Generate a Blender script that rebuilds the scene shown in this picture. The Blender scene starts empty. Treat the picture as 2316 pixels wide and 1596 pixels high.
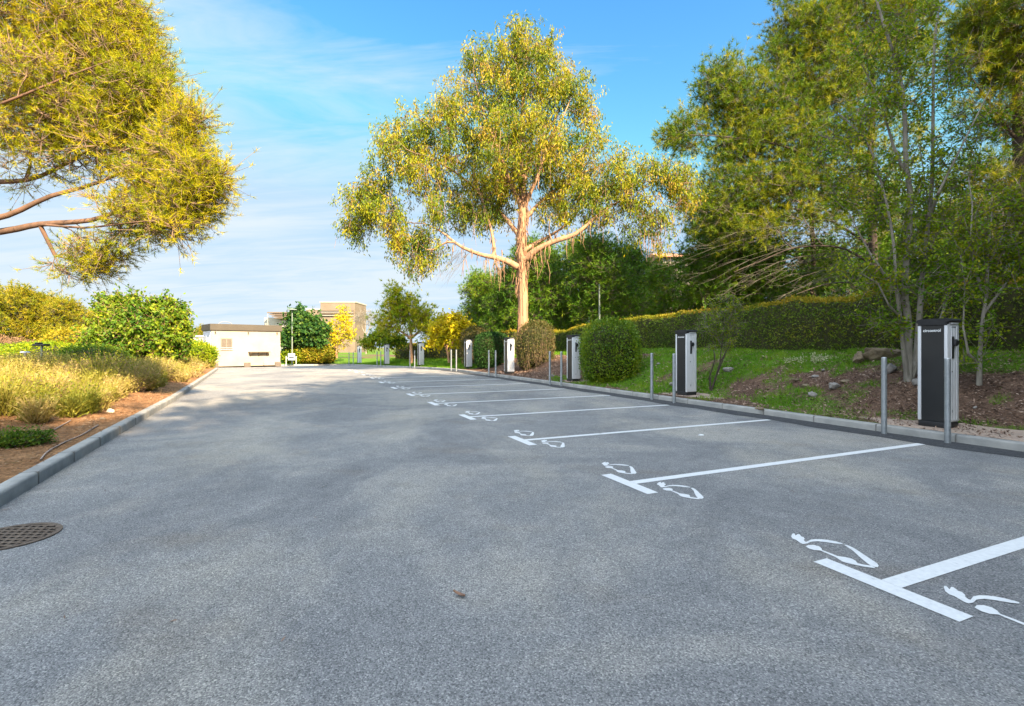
# tunables
SUN_EL = 33.0; SUN_DIR = (.6, -.8); SUN_E = 4.8; SKY_STR = .10; EXPO = 2.15; CLOUD = (1.95, 2.15, 2.3); SKY_CAP = (1.15, 1.72, 2.35); CLOUD_FILL = 9.0
SHADE = [(12,1.5,1.75,0),(14.5,-1,1.65,1),(12,-4,2.0,2),(16,-5,1.8,3),(9.5,-7.5,1.75,4),(13,-9,1.45,5),(7,-10,1.5,.5),(10.5,-12,1.45,1.5),(4,-12.5,1.3,2.5),(7.5,-15,1.45,3.5),(1,-15,1.25,4.5),(15,3,1.6,5.5),(17.5,.5,1.3,.3),(20,6,1.2,1.3),(14,-13,1.5,2.3),(18,-9,1.5,3.3),(24,12,1.1,4.3),(28,17,1.2,5.3),(32,22,1.2,.9),(22.5,18.5,1.15,1.9)]
import bpy, bmesh, math, random
import numpy as np
from math import radians, sin, cos, pi
from mathutils import Vector, Matrix

SC = bpy.context.scene
COL = SC.collection
F, CX, HY, EYE = 1128.0, 1158.0, 784.0, 1.3      # measured lens: focal, centre column, horizon row (2315 px wide frame), eye height
U = np.array([-.44, .898]); U = U/np.linalg.norm(U)      # direction of the right kerb
N = np.array([U[1], -U[0]])                              # away from the lot

def gz(y): return -.02*np.clip(np.asarray(y, float)-28, 0, 60)
def X(px, d): return (px-CX)/F*d
def Z(py, d): return EYE-(py-HY)/F*d
def P(px, py, d): return np.array([X(px, d), d, Z(py, d)])
def G(px, py):
    d = F*EYE/(py-HY)
    return np.array([X(px, d), d])

# ------------------------------------------------------------ objects
def tag(o, label=None, cat=None, group=None, kind=None):
    if label: o['label'] = label
    if cat: o['category'] = cat
    if group: o['group'] = group
    if kind: o['kind'] = kind
    return o
def empty(name, loc, rz=0, **k):
    o = bpy.data.objects.new(name, None); COL.objects.link(o)
    o.location = [float(v) for v in loc]; o.rotation_euler = (0, 0, rz); o.empty_display_size = .2
    return tag(o, **k)
def link(name, me, parent=None, mat=None):
    o = bpy.data.objects.new(name, me); COL.objects.link(o)
    if parent: o.parent = parent
    if mat: me.materials.append(mat)
    return o
def copy_tree(o, parent=None):
    c = o.copy(); COL.objects.link(c)
    if parent: c.parent = parent
    for ch in list(o.children): copy_tree(ch, c)
    return c
def mesh_np(name, V, faces, mat, parent=None, rnd=None, attrs=None, smooth=False, uv=None):
    """faces: list of int arrays (M,k)"""
    me = bpy.data.meshes.new(name)
    V = np.asarray(V, np.float32)
    me.vertices.add(len(V)); me.vertices.foreach_set('co', V.ravel())
    faces = [np.asarray(f, np.int32) for f in (faces if isinstance(faces, list) else [faces])]
    nl = sum(f.size for f in faces); nf = sum(len(f) for f in faces)
    me.loops.add(nl); me.polygons.add(nf)
    me.loops.foreach_set('vertex_index', np.concatenate([f.ravel() for f in faces]))
    tot = np.concatenate([np.full(len(f), f.shape[1], np.int32) for f in faces])
    st = np.concatenate([[0], np.cumsum(tot)[:-1]]).astype(np.int32)
    me.polygons.foreach_set('loop_start', st)
    if smooth: me.polygons.foreach_set('use_smooth', np.ones(nf, bool))
    me.update(calc_edges=True)
    if rnd is not None:
        a = me.attributes.new('rnd', 'FLOAT', 'POINT'); a.data.foreach_set('value', np.asarray(rnd, np.float32))
    for k, v in (attrs or {}).items():
        a = me.attributes.new(k, 'FLOAT', 'POINT'); a.data.foreach_set('value', np.asarray(v, np.float32))
    me.materials.append(mat)
    return link(name, me, parent)

class MB:
    """collects shapes in one bmesh"""
    def __init__(s): s.bm = bmesh.new()
    def box(s, x0, x1, y0, y1, z0, z1, bev=0, seg=2):
        r = bmesh.ops.create_cube(s.bm, size=1)
        vs = r['verts']
        for v in vs:
            v.co = Vector(((x0+x1)/2+v.co.x*(x1-x0), (y0+y1)/2+v.co.y*(y1-y0), (z0+z1)/2+v.co.z*(z1-z0)))
        if bev:
            es = list({e for v in vs for e in v.link_edges})
            bmesh.ops.bevel(s.bm, geom=es, offset=bev, segments=seg, affect='EDGES', profile=.5)
        return s
    def cyl(s, p, q, r, r2=None, n=16, caps=True):
        p, q = Vector(p), Vector(q); d = q-p
        m = Matrix.Translation((p+q)/2) @ d.to_track_quat('Z', 'Y').to_matrix().to_4x4()
        bmesh.ops.create_cone(s.bm, cap_ends=caps, segments=n, radius1=r, radius2=r if r2 is None else r2, depth=d.length, matrix=m)
        return s
    def poly(s, pts, z=0, th=0):
        vs = [s.bm.verts.new((p[0], p[1], z if len(p) < 3 else p[2])) for p in pts]
        f = s.bm.faces.new(vs)
        if th:
            r = bmesh.ops.extrude_face_region(s.bm, geom=[f])
            for v in r['geom']:
                if isinstance(v, bmesh.types.BMVert): v.co.z += th
        return s
    def prism(s, prof, axis, a, b):
        """profile of 2D points swept along axis 'x' or 'y' from a to b"""
        def mk(t): return [s.bm.verts.new((t, u, v) if axis == 'x' else (u, t, v)) for u, v in prof]
        A, B = mk(a), mk(b); n = len(prof)
        s.bm.faces.new(A); s.bm.faces.new(B[::-1])
        for i in range(n): s.bm.faces.new((A[i], B[i], B[(i+1) % n], A[(i+1) % n]))
        return s
    def build(s, name, mat, parent=None, smooth=False, loc=None, rz=None):
        bmesh.ops.recalc_face_normals(s.bm, faces=s.bm.faces)
        me = bpy.data.meshes.new(name); s.bm.to_mesh(me); s.bm.free()
        if smooth:
            me.polygons.foreach_set('use_smooth', [True]*len(me.polygons))
            try: me.set_sharp_from_angle(angle=radians(35))
            except Exception: pass
        me.materials.append(mat)
        o = link(name, me, parent)
        if loc is not None: o.location = [float(v) for v in loc]
        if rz is not None: o.rotation_euler = (0, 0, rz)
        return o

# ------------------------------------------------------------ materials
def newmat(name):
    m = bpy.data.materials.new(name); m.use_nodes = True
    nt = m.node_tree; nt.nodes.clear()
    return m, nt, nt.nodes, nt.links
def nd(nt, t, **k):
    n = nt.nodes.new(t)
    for a, v in k.items():
        if a.startswith('i_'):
            key = a[2:]; n.inputs[int(key) if key.isdigit() else key.replace('_', ' ')].default_value = v
        else: setattr(n, a, v)
    return n
def ramp(nt, src, stops, interp='LINEAR'):
    r = nt.nodes.new('ShaderNodeValToRGB'); nt.links.new(src, r.inputs[0]); r.color_ramp.interpolation = interp
    e = r.color_ramp.elements
    while len(e) < len(stops): e.new(.5)
    for i, (p, c) in enumerate(stops):
        e[i].position = p; e[i].color = (*c, 1) if len(c) == 3 else c
    return r
def tex(nt, scale, detail=3, coord='Object', rough=.55, dist=0, mapscale=None):
    tc = nt.nodes.new('ShaderNodeTexCoord'); n = nd(nt, 'ShaderNodeTexNoise')
    n.inputs['Scale'].default_value = scale; n.inputs['Detail'].default_value = detail
    n.inputs['Roughness'].default_value = rough; n.inputs['Distortion'].default_value = dist
    src = tc.outputs[coord]
    if mapscale:
        mp = nt.nodes.new('ShaderNodeMapping'); mp.inputs['Scale'].default_value = mapscale
        nt.links.new(src, mp.inputs[0]); src = mp.outputs[0]
    nt.links.new(src, n.inputs['Vector'])
    return n
def mixc(nt, a, b, fac, blend='MIX'):
    m = nt.nodes.new('ShaderNodeMix'); m.data_type = 'RGBA'; m.blend_type = blend
    for s, i in ((a, 6), (b, 7), (fac, 0)):
        if hasattr(s, 'links') or hasattr(s, 'is_output'): nt.links.new(s, m.inputs[i])
        elif i == 0: m.inputs[0].default_value = s
        else: m.inputs[i].default_value = (*s, 1)
    return m.outputs[2]
def math_n(nt, op, a, b=None, clamp=False):
    m = nt.nodes.new('ShaderNodeMath'); m.operation = op; m.use_clamp = clamp
    for s, i in ((a, 0), (b, 1)):
        if s is None: continue
        if hasattr(s, 'is_output'): nt.links.new(s, m.inputs[i])
        else: m.inputs[i].default_value = s
    return m.outputs[0]
def surf(name, c1, c2=None, scale=6, rough=.8, metal=0, bump=0, bscale=None, spec=.3, detail=4, mapscale=None, lo=.3, hi=.7, bdist=.01):
    m, nt, ns, ls = newmat(name)
    out = nd(nt, 'ShaderNodeOutputMaterial'); b = nd(nt, 'ShaderNodeBsdfPrincipled')
    ls.new(b.outputs[0], out.inputs[0])
    b.inputs['Roughness'].default_value = rough; b.inputs['Metallic'].default_value = metal
    b.inputs['Specular IOR Level'].default_value = spec
    if c2 is None: c2 = tuple(v*.88 for v in c1)
    t = tex(nt, scale, detail, mapscale=mapscale)
    r = ramp(nt, t.outputs[0], [(lo, c1), (hi, c2)])
    ls.new(r.outputs[0], b.inputs['Base Color'])
    if bump:
        t2 = tex(nt, bscale or scale*4, 3, mapscale=mapscale)
        bp = nd(nt, 'ShaderNodeBump'); bp.inputs['Strength'].default_value = bump; bp.inputs['Distance'].default_value = bdist
        ls.new(t2.outputs[0], bp.inputs['Height']); ls.new(bp.outputs[0], b.inputs['Normal'])
    return m
def leafmat(name, cols, trans=.3, clump=.8, rough=.6, nscale=.9):
    """colour by the per-leaf value 'rnd' shifted by a large soft noise; diffuse plus translucent"""
    m, nt, ns, ls = newmat(name)
    out = nd(nt, 'ShaderNodeOutputMaterial')
    at = nd(nt, 'ShaderNodeAttribute', attribute_name='rnd')
    t = tex(nt, nscale, 2)
    k = math_n(nt, 'MULTIPLY_ADD', t.outputs[0], clump); nt.nodes[-1].inputs[2].default_value = -clump*.5
    s = math_n(nt, 'ADD', at.outputs['Fac'], k, True)
    n = len(cols); r = ramp(nt, s, [(i/(n-1), c) for i, c in enumerate(cols)])
    b = nd(nt, 'ShaderNodeBsdfPrincipled'); b.inputs['Roughness'].default_value = rough; b.inputs['Specular IOR Level'].default_value = .25
    tr = nd(nt, 'ShaderNodeBsdfTranslucent'); mx = nd(nt, 'ShaderNodeMixShader'); mx.inputs[0].default_value = trans
    ls.new(r.outputs[0], b.inputs['Base Color']); ls.new(r.outputs[0], tr.inputs[0])
    ls.new(b.outputs[0], mx.inputs[1]); ls.new(tr.outputs[0], mx.inputs[2]); ls.new(mx.outputs[0], out.inputs[0])
    return m

def asphalt_mat():
    m, nt, ns, ls = newmat('asphalt')
    out = nd(nt, 'ShaderNodeOutputMaterial'); b = nd(nt, 'ShaderNodeBsdfPrincipled'); ls.new(b.outputs[0], out.inputs[0])
    b.inputs['Roughness'].default_value = .85; b.inputs['Specular IOR Level'].default_value = .3
    big = tex(nt, .42, 5, dist=.8, rough=.62); base = ramp(nt, big.outputs[0], [(.32, (.15, .15, .156)), (.5, (.212, .21, .21)), (.66, (.305, .287, .262))])
    # pale worn dust, longer along the lanes
    dust = tex(nt, .5, 5, rough=.65, mapscale=(1.3, .55, 1)); dr = ramp(nt, dust.outputs[0], [(.5, (0, 0, 0)), (.7, (1, 1, 1))])
    c = mixc(nt, base.outputs[0], (.32, .295, .255), math_n(nt, 'MULTIPLY', dr.outputs[0], .8))
    brown = tex(nt, .9, 4, rough=.6, mapscale=(.8, 1.2, 1)); br = ramp(nt, brown.outputs[0], [(.56, (0, 0, 0)), (.74, (1, 1, 1))])
    c = mixc(nt, c, (.20, .155, .11), math_n(nt, 'MULTIPLY', br.outputs[0], .4))
    mid = tex(nt, 5, 5, rough=.7); mr = ramp(nt, mid.outputs[0], [(.3, (.88, .88, .88)), (.7, (1.1, 1.1, 1.1))])
    c = mixc(nt, c, mr.outputs[0], 1.0, 'MULTIPLY')
    # aggregate: dark voids between pale stones
    v = nd(nt, 'ShaderNodeTexVoronoi'); v.inputs['Scale'].default_value = 150; tc = nd(nt, 'ShaderNodeTexCoord'); ls.new(tc.outputs['Object'], v.inputs['Vector'])
    sepc = nd(nt, 'ShaderNodeSeparateColor'); ls.new(v.outputs['Color'], sepc.inputs[0])
    vr = ramp(nt, sepc.outputs[0], [(0, (.38, .38, .4)), (.3, (.8, .8, .8)), (.8, (1.1, 1.1, 1.1)), (1, (1.8, 1.76, 1.68))])
    c = mixc(nt, c, vr.outputs[0], .85, 'MULTIPLY')
    fine = tex(nt, 105, 4, rough=.8); fr = ramp(nt, fine.outputs[0], [(.34, (.52, .52, .53)), (.5, (1, 1, 1)), (.66, (1.4, 1.39, 1.37))])
    c = mixc(nt, c, fr.outputs[0], .9, 'MULTIPLY')
    ls.new(c, b.inputs['Base Color'])
    h = math_n(nt, 'MULTIPLY_ADD', v.outputs['Distance'], -1.0); nt.nodes[-1].inputs[2].default_value = 1.0
    h2 = math_n(nt, 'ADD', h, fine.outputs[0])
    bp = nd(nt, 'ShaderNodeBump'); bp.inputs['Strength'].default_value = .55; bp.inputs['Distance'].default_value = .006
    ls.new(h2, bp.inputs['Height']); ls.new(bp.outputs[0], b.inputs['Normal'])
    return m

def paint_mat():
    m, nt, ns, ls = newmat('road_paint')
    out = nd(nt, 'ShaderNodeOutputMaterial'); b = nd(nt, 'ShaderNodeBsdfPrincipled')
    b.inputs['Roughness'].default_value = .7
    t = tex(nt, 30, 5, rough=.7); r = ramp(nt, t.outputs[0], [(.22, (.30, .31, .33)), (.36, (.56, .56, .57)), (.6, (.64, .64, .64))])
    ls.new(r.outputs[0], b.inputs['Base Color'])
    bp = nd(nt, 'ShaderNodeBump'); bp.inputs['Strength'].default_value = .4; bp.inputs['Distance'].default_value = .004
    t2 = tex(nt, 90, 3); ls.new(t2.outputs[0], bp.inputs['Height']); ls.new(bp.outputs[0], b.inputs['Normal'])
    ls.new(b.outputs[0], out.inputs[0])
    return m

def earth_mat(name, soil1, soil2, grass1, grass2, scale=2.5):
    m, nt, ns, ls = newmat(name)
    out = nd(nt, 'ShaderNodeOutputMaterial'); b = nd(nt, 'ShaderNodeBsdfPrincipled'); ls.new(b.outputs[0], out.inputs[0])
    b.inputs['Roughness'].default_value = .95; b.inputs['Specular IOR Level'].default_value = .1
    t = tex(nt, scale, 6, rough=.7); s = ramp(nt, t.outputs[0], [(.3, soil1), (.7, soil2)])
    f = tex(nt, 34, 4, rough=.75); fr = ramp(nt, f.outputs[0], [(.33, (.45, .45, .45)), (.52, (1, 1, 1)), (.7, (1.7, 1.6, 1.5))])
    c = mixc(nt, s.outputs[0], fr.outputs[0], .85, 'MULTIPLY')
    f2 = tex(nt, 11, 5, rough=.75); fr2 = ramp(nt, f2.outputs[0], [(.34, (.55, .52, .5)), (.52, (1, 1, 1)), (.68, (1.5, 1.45, 1.4))])
    c = mixc(nt, c, fr2.outputs[0], .8, 'MULTIPLY')
    g = tex(nt, 6, 4); gr = ramp(nt, g.outputs[0], [(.3, grass1), (.7, grass2)])
    at = nd(nt, 'ShaderNodeAttribute', attribute_name='grass')
    e = tex(nt, 9, 4, rough=.7)
    k = math_n(nt, 'ADD', at.outputs['Fac'], math_n(nt, 'MULTIPLY', math_n(nt, 'SUBTRACT', e.outputs[0], .5), 1.2))
    kr = ramp(nt, k, [(.35, (0, 0, 0)), (.65, (1, 1, 1))])
    c = mixc(nt, c, gr.outputs[0], kr.outputs[0])
    ls.new(c, b.inputs['Base Color'])
    bp = nd(nt, 'ShaderNodeBump'); bp.inputs['Strength'].default_value = .9; bp.inputs['Distance'].default_value = .04
    ls.new(f.outputs[0], bp.inputs['Height']); ls.new(bp.outputs[0], b.inputs['Normal'])
    return m

M = {}
M['asphalt'] = asphalt_mat()
M['paint'] = paint_mat()
M['tar'] = surf('tar_strip', (.035, .036, .04), (.08, .08, .085), 30, .9, bump=.9, bscale=120, lo=.35, hi=.75, bdist=.012)
M['kerb'] = surf('kerb_concrete', (.34, .33, .31), (.20, .20, .195), 3.5, .9, bump=.4, bscale=60, detail=6)
M['soil_right'] = earth_mat('bank_earth', (.085, .052, .038), (.19, .12, .085), (.06, .13, .012), (.11, .20, .02))
M['soil_left'] = earth_mat('left_earth', (.22, .11, .05), (.36, .20, .10), (.10, .10, .03), (.16, .14, .04))
M['soil_far'] = earth_mat('far_earth', (.16, .11, .06), (.22, .16, .08), (.08, .1, .02), (.13, .14, .03), .4)
M['white_shell'] = surf('white_coated_steel', (.58, .58, .60), (.54, .54, .56), 3, .35, spec=.5)
M['black_panel'] = surf('black_panel', (.012, .013, .015), (.018, .019, .021), 3, .32, spec=.5)
M['black_plastic'] = surf('black_plastic', (.012, .012, .014), (.02, .02, .022), 8, .5, spec=.4)
M['galv'] = surf('galvanised_steel', (.25, .27, .29), (.35, .37, .39), 14, .42, metal=.55, bump=.05, spec=.5)
M['lamp_white'] = surf('white_light_bar', (.5, .5, .52), (.46, .46, .48), 4, .3)
M['white_paint'] = surf('white_lettering', (.75, .75, .76), None, 8, .5)
M['iron'] = surf('rusty_cast_iron', (.09, .065, .05), (.17, .13, .10), 22, .75, metal=.3, bump=.4, bscale=80)
M['void_shade'] = surf('painted_void_shade', (.006, .006, .006), None, 5, 1)  # near-black colour that stands in for shade in hollows
M['cabin'] = surf('cream_cabin_render', (.37, .32, .25), (.29, .25, .195), 1.1, .75, bump=.1, bscale=40, detail=6)
M['cabin_side'] = surf('white_ribbed_cladding', (.6, .6, .66), (.55, .55, .6), 2, .6)
M['fascia'] = surf('grey_brown_fascia', (.075, .062, .047), (.06, .05, .038), 1.5, .6)
M['block'] = surf('concrete_block', (.15, .12, .10), (.10, .085, .07), 8, .95, bump=.3)
M['shutter'] = surf('grey_beige_shutter', (.22, .18, .145), (.17, .14, .11), 6, .7)
M['glass'] = surf('dark_window_glass', (.03, .035, .04), None, 4, .08, spec=.8)
M['wood'] = surf('weathered_wood', (.22, .16, .10), (.15, .11, .07), 10, .85, mapscale=(1, 8, 8))
M['far_wall'] = surf('far_beige_wall', (.14, .105, .075), (.19, .15, .11), .5, .9, detail=7)
M['far_white'] = surf('far_white_wall', (.36, .33, .285), (.32, .29, .25), .3, .9)
M['far_dark'] = surf('far_brown_band', (.16, .12, .09), None, 1, .8)
M['sign'] = surf('sign_panel', (.34, .38, .44), (.2, .25, .32), 9, .5)
M['rock'] = surf('limestone_rock', (.26, .20, .13), (.13, .10, .07), 5, .95, bump=.8, bscale=22, detail=6, bdist=.03)
M['rock_pale'] = surf('pale_rock', (.30, .27, .25), (.16, .145, .13), 6, .95, bump=.7, bscale=25, detail=6, bdist=.02)
M['gravel'] = surf('pink_gravel', (.26, .19, .15), (.40, .31, .25), 45, .95, bump=.7, bscale=90, detail=5)

# ------------------------------------------------------------ kerb lines and banks
RK = np.array([(16.5, -16), (11.9, -6), (8.6, 1.2), (6.35, 6.1), (5.83, 7.16), (3.72, 12), (1.55, 16.9), (-.72, 21.8), (-3.05, 27), (-6.3, 32.4), (-9.7, 37), (-13.3, 42.4), (-14.1, 43.4), (-15.0, 43.8), (-16.2, 43.3), (-19, 41.3), (-26, 36.2), (-32, 32)])
LK = np.array([(5.6, -16), (.74, -6), (-2.2, 0), (-4.14, 4.03), (-5.55, 6.85), (-8.1, 12), (-12.6, 20.6), (-16.6, 28.2), (-17.3, 29.2), (-18.4, 29.9), (-20.5, 30.4), (-27, 30.8)])
def resample(P_, step):
    P_ = np.asarray(P_, float); d = np.linalg.norm(np.diff(P_, axis=0), axis=1); c = np.concatenate([[0], np.cumsum(d)])
    t = np.linspace(0, c[-1], int(c[-1]/step)+1)
    return np.stack([np.interp(t, c, P_[:, i]) for i in range(P_.shape[1])], 1)
def smooth_path(P_, step=.25, it=6):
    Q = resample(P_, step)
    for _ in range(it): Q[1:-1] = .25*Q[:-2]+.5*Q[1:-1]+.25*Q[2:]
    return Q
def normals(Q, side):
    t = np.gradient(Q, axis=0)
    for _ in range(10): t[1:-1] = .25*t[:-2]+.5*t[1:-1]+.25*t[2:]
    t /= np.linalg.norm(t, axis=1)[:, None]
    return side*np.stack([t[:, 1], -t[:, 0]], 1)
RP = smooth_path(RK); RN = normals(RP, 1)
LP = smooth_path(LK); LN = normals(LP, -1)

def vnoise(x, y, sc=1, seed=0):
    x = np.asarray(x, float)*sc+seed*17.31; y = np.asarray(y, float)*sc+seed*7.77
    xi, yi = np.floor(x), np.floor(y); fx, fy = x-xi, y-yi
    fx, fy = fx*fx*(3-2*fx), fy*fy*(3-2*fy)
    def h(a, b):
        v = np.sin(a*127.1+b*311.7+seed*3.3)*43758.5453
        return v-np.floor(v)
    return (h(xi, yi)*(1-fx)+h(xi+1, yi)*fx)*(1-fy)+(h(xi, yi+1)*(1-fx)+h(xi+1, yi+1)*fx)*fy
def fbm(x, y, sc=1, seed=0, o=4):
    s = 0; a = .5; t = 0
    for i in range(o):
        s = s+a*vnoise(x, y, sc*2**i, seed+i*5); t += a; a *= .55
    return s/t

def near_poly(x, y, Q, Nn):
    x = np.atleast_1d(np.asarray(x, float)); y = np.atleast_1d(np.asarray(y, float))
    i = np.array([np.argmin((Q[:, 0]-a)**2+(Q[:, 1]-b)**2) for a, b in zip(x, y)])
    s = (x-Q[i, 0])*Nn[i, 0]+(y-Q[i, 1])*Nn[i, 1]
    return s, i
def right_h(s, y, x=0):
    """height of the right bank: s metres behind the kerb"""
    s = np.asarray(s, float)
    k = np.interp(y, [-20, 20, 30, 40, 46], [1, 1, .62, .45, .42])
    base = np.interp(s, [0, .15, .8, 1.2, 2.0, 3.0, 4.0, 5.2, 8, 20, 45, 400], [.105, .105, .12, .2, .55, .93, 1.15, 1.22, 1.35, 2.2, 3.2, 4.5])
    nz = (fbm(x, y, 1.3, 3)-.5)*.22*np.clip((s-.7)/1.0, 0, 1)
    return .105+(base-.105)*k+nz+gz(y)
def rz_at(x, y):
    s, i = near_poly(x, y, RP, RN)
    r = right_h(s, np.atleast_1d(y), np.atleast_1d(x))
    return float(r[0]) if np.ndim(x) == 0 else r
def left_h(s, y, x=0):
    s = np.asarray(s, float)
    base = np.interp(s, [0, .15, .8, 2, 4, 8, 40, 400], [.11, .11, .15, .26, .36, .34, .0, -1])
    return base+(fbm(x, y, 1.1, 9)-.5)*.16*np.clip((s-.5)/1.0, 0, 1)+gz(y)
UL = np.array([-.463, .886]); NL = np.array([-.886, -.463])
def lz_at(x, y):
    s, i_ = near_poly(x, y, Lq, Ln); r = left_h(s, np.atleast_1d(y), np.atleast_1d(x))
    return float(r[0]) if np.ndim(x) == 0 else r
_k = LP[LP[:, 1] < 27.6]; _t = _k[-1]-_k[-6]; _t = _t/np.linalg.norm(_t)
Lq = np.concatenate([_k, _k[-1]+_t*np.arange(.25, 2.3, .25)[:, None]]); Ln = normals(Lq, -1)

GRASS_R = lambda x, y, s: np.clip(1.9*(fbm(x, y, .9, 21)-.5)+.5 + .75*np.exp(-((s-4.2)/.9)**2) + .25*np.exp(-((s-.9)/.35)**2) + .35*np.clip((y-12.5)/6, -.5, 1)*(y < 19) - .9*((y > 17.5) & (y < 27) & (s < 3.5)) + .8*((y > 28)&(s < 6)) - .9*np.exp(-((s-2.0)/.7)**2)*(y < 11.5)*(fbm(x, y, .5, 2) > .34), 0, 1)

def bank(name, Q, Nn, svals, hfun, gfun, mat, label):
    n, m = len(Q), len(svals)
    S = np.tile(svals, (n, 1)); x = Q[:, :1]+Nn[:, :1]*S; y = Q[:, 1:]+Nn[:, 1:]*S
    z = hfun(S, y, x); g = gfun(x, y, S)
    # outer skirt
    V = np.stack([x, y, z], 2).reshape(-1, 3)
    i = np.arange(n-1)[:, None]*m+np.arange(m-1)[None]
    Fc = np.stack([i, i+m, i+m+1, i+1], 2).reshape(-1, 4)
    o = mesh_np(name, V, Fc, mat, attrs={'grass': g.ravel()}, smooth=True)
    return tag(o, label, None, None, 'structure')
sv = np.concatenate([np.arange(.13, 7, .16), [7.5, 8.2, 9, 10, 12, 14, 17, 20, 25, 32, 45, 70, 120, 200]])
bank('right_bank', RP, RN, sv, right_h, GRASS_R, M['soil_right'], 'sloping earth and grass bank behind the right kerb')
svl = np.concatenate([np.arange(.13, 7, .2), [8, 9, 10, 12, 14, 17, 20, 25, 32, 45, 70, 120]])
def lh(s, y, x):
    h = left_h(s, y, x); h[-1] = -.6; return h
bank('left_verge', Lq, Ln, svl, lh, lambda x, y, s: np.clip(1.2*(fbm(x, y, .6, 4)-.5)+.1+.25*np.clip((s-2)/2, 0, 1), 0, 1), M['soil_left'], 'red-brown earth verge behind the left kerb')

# base ground, reaching the horizon
gx = np.concatenate([[-900, -500, -300, -200, -140], np.arange(-100, 101, 5), [140, 200, 300, 500, 900]])
gy = np.concatenate([[-900, -400, -200, -100, -60, -30, 0, 15, 28, 32, 36, 40, 45, 50, 60, 75, 88], [120, 180, 260, 400, 600, 900, 1500]])
GX, GY = np.meshgrid(gx, gy); GZ = gz(GY)-.16
n, m = GX.shape; i = np.arange(n-1)[:, None]*m+np.arange(m-1)[None]
mesh_np('ground', np.stack([GX, GY, GZ], 2).reshape(-1, 3), np.stack([i, i+1, i+m+1, i+m], 2).reshape(-1, 4), M['soil_far'], attrs={'grass': np.full(GX.size, .5)})
bpy.data.objects['ground']['kind'] = 'structure'

# asphalt lot: rows between the two kerbs
def xat(Q, y, last=True):
    return None
r_up = RP[:np.argmax(RP[:, 1])+1]; r_back = RP[np.argmax(RP[:, 1]):]
l_up = LP[:int(np.argmin(np.abs(LP[:, 1]-29.2)))+1]
rows = []
for y in np.concatenate([np.arange(-15.5, 43.7, .5), [43.75]]):
    xr = np.interp(y, r_up[:, 1], r_up[:, 0])
    if y < 29.2: xl = np.interp(y, l_up[:, 1], l_up[:, 0])
    elif y < 31: xl = np.interp(y, [29.2, 29.9, 30.4, 30.8, 31], [-17.3, -18.4, -20.5, -27, -30])
    else:
        b = r_back[::-1]; xl = np.interp(y, b[:, 1], b[:, 0])
    rows.append((xl, xr, y))
V = []; 
for xl, xr, y in rows:
    for k in range(9): V.append((xl+(xr-xl)*k/8, y, float(gz(y))))
V = np.array(V); i = np.arange(len(rows)-1)[:, None]*9+np.arange(8)[None]
LOT = mesh_np('parking_lot', V, np.stack([i, i+1, i+10, i+9], 2).reshape(-1, 4), M['asphalt'])
tag(LOT, 'grey asphalt of the car park', None, None, 'structure')

# kerbs: profiled strip with joints
def kerb(name, Q, Nn, h, w, label):
    prof = [(0, -.15), (0, h-.025), (.008, h-.008), (.025, h), (w-.01, h), (w, h-.01), (w, -.15)]
    V = []; 
    rnd = np.random.default_rng(4)
    for k, (q, nn) in enumerate(zip(Q, Nn)):
        stone = int(k*.25/1.0); jit = (math.sin(stone*12.9)*.5)*.005
        for s, z in prof:
            V.append((q[0]+nn[0]*(s+jit), q[1]+nn[1]*(s+jit), z+float(gz(q[1]))+(jit if z > 0 else 0)))
    mm = len(prof); i = np.arange(len(Q)-1)[:, None]*mm+np.arange(mm-1)[None]
    o = mesh_np(name, np.array(V), np.stack([i, i+mm, i+mm+1, i+1], 2).reshape(-1, 4), M['kerb'])
    tag(o, label, None, None, 'structure')
    # dark open joints every metre
    mb = MB()
    for k in range(4, len(Q)-1, 4):
        q, nn = Q[k], Nn[k]; t = np.array([-nn[1], nn[0]])
        a = q-t*.006; b = q+t*.006; z = float(gz(q[1])); w2 = w+.006
        pts = [(a-nn*.004), (b-nn*.004), (b+nn*w2), (a+nn*w2)]
        vs0 = [mb.bm.verts.new((p[0], p[1], z-.02)) for p in pts]; vs1 = [mb.bm.verts.new((p[0], p[1], z+h+.0045)) for p in pts]
        mb.bm.faces.new(vs1)
        for e in range(4): mb.bm.faces.new((vs0[e], vs0[(e+1) % 4], vs1[(e+1) % 4], vs1[e]))
    j = mb.build('joint', M['joint'], o); j['kind'] = 'stuff'
M['joint'] = surf('mortar_joint', (.13, .125, .115), (.2, .19, .18), 20, .95)
kerb('kerb', RP, RN, .105, .15, 'pale concrete kerb along the parking bays')
kerb('kerb', LP, LN, .115, .135, 'pale concrete kerb along the left verge')
# dark tar repair strip along the right kerb
keep = (RP[:, 1] < 33)
e0 = RP-RN*.01; wv = .50+.035*np.sin(np.arange(len(RP))*.9)+.03*np.sin(np.arange(len(RP))*.37+1)
e1 = RP-RN*wv[:, None]
idx = np.where(keep & (np.arange(len(RP)) < np.argmax(RP[:, 1])))[0]
V = []
rngj = np.random.default_rng(2)
for k in idx:
    z = float(gz(RP[k, 1]))
    V.append((*e0[k], z+.006)); V.append((*(.5*(e0[k]+e1[k])), z+.012)); V.append((*(e1[k]+RN[k]*rngj.normal(0, .012)), z+.004))
i = np.arange(len(idx)-1)[:, None]*3+np.arange(2)[None]
tar = mesh_np('tar_strip', np.array(V), np.stack([i, i+1, i+4, i+3], 2).reshape(-1, 4), M['tar'])
tag(tar, 'dark rough tar strip along the right kerb', None, None, 'structure')
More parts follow.
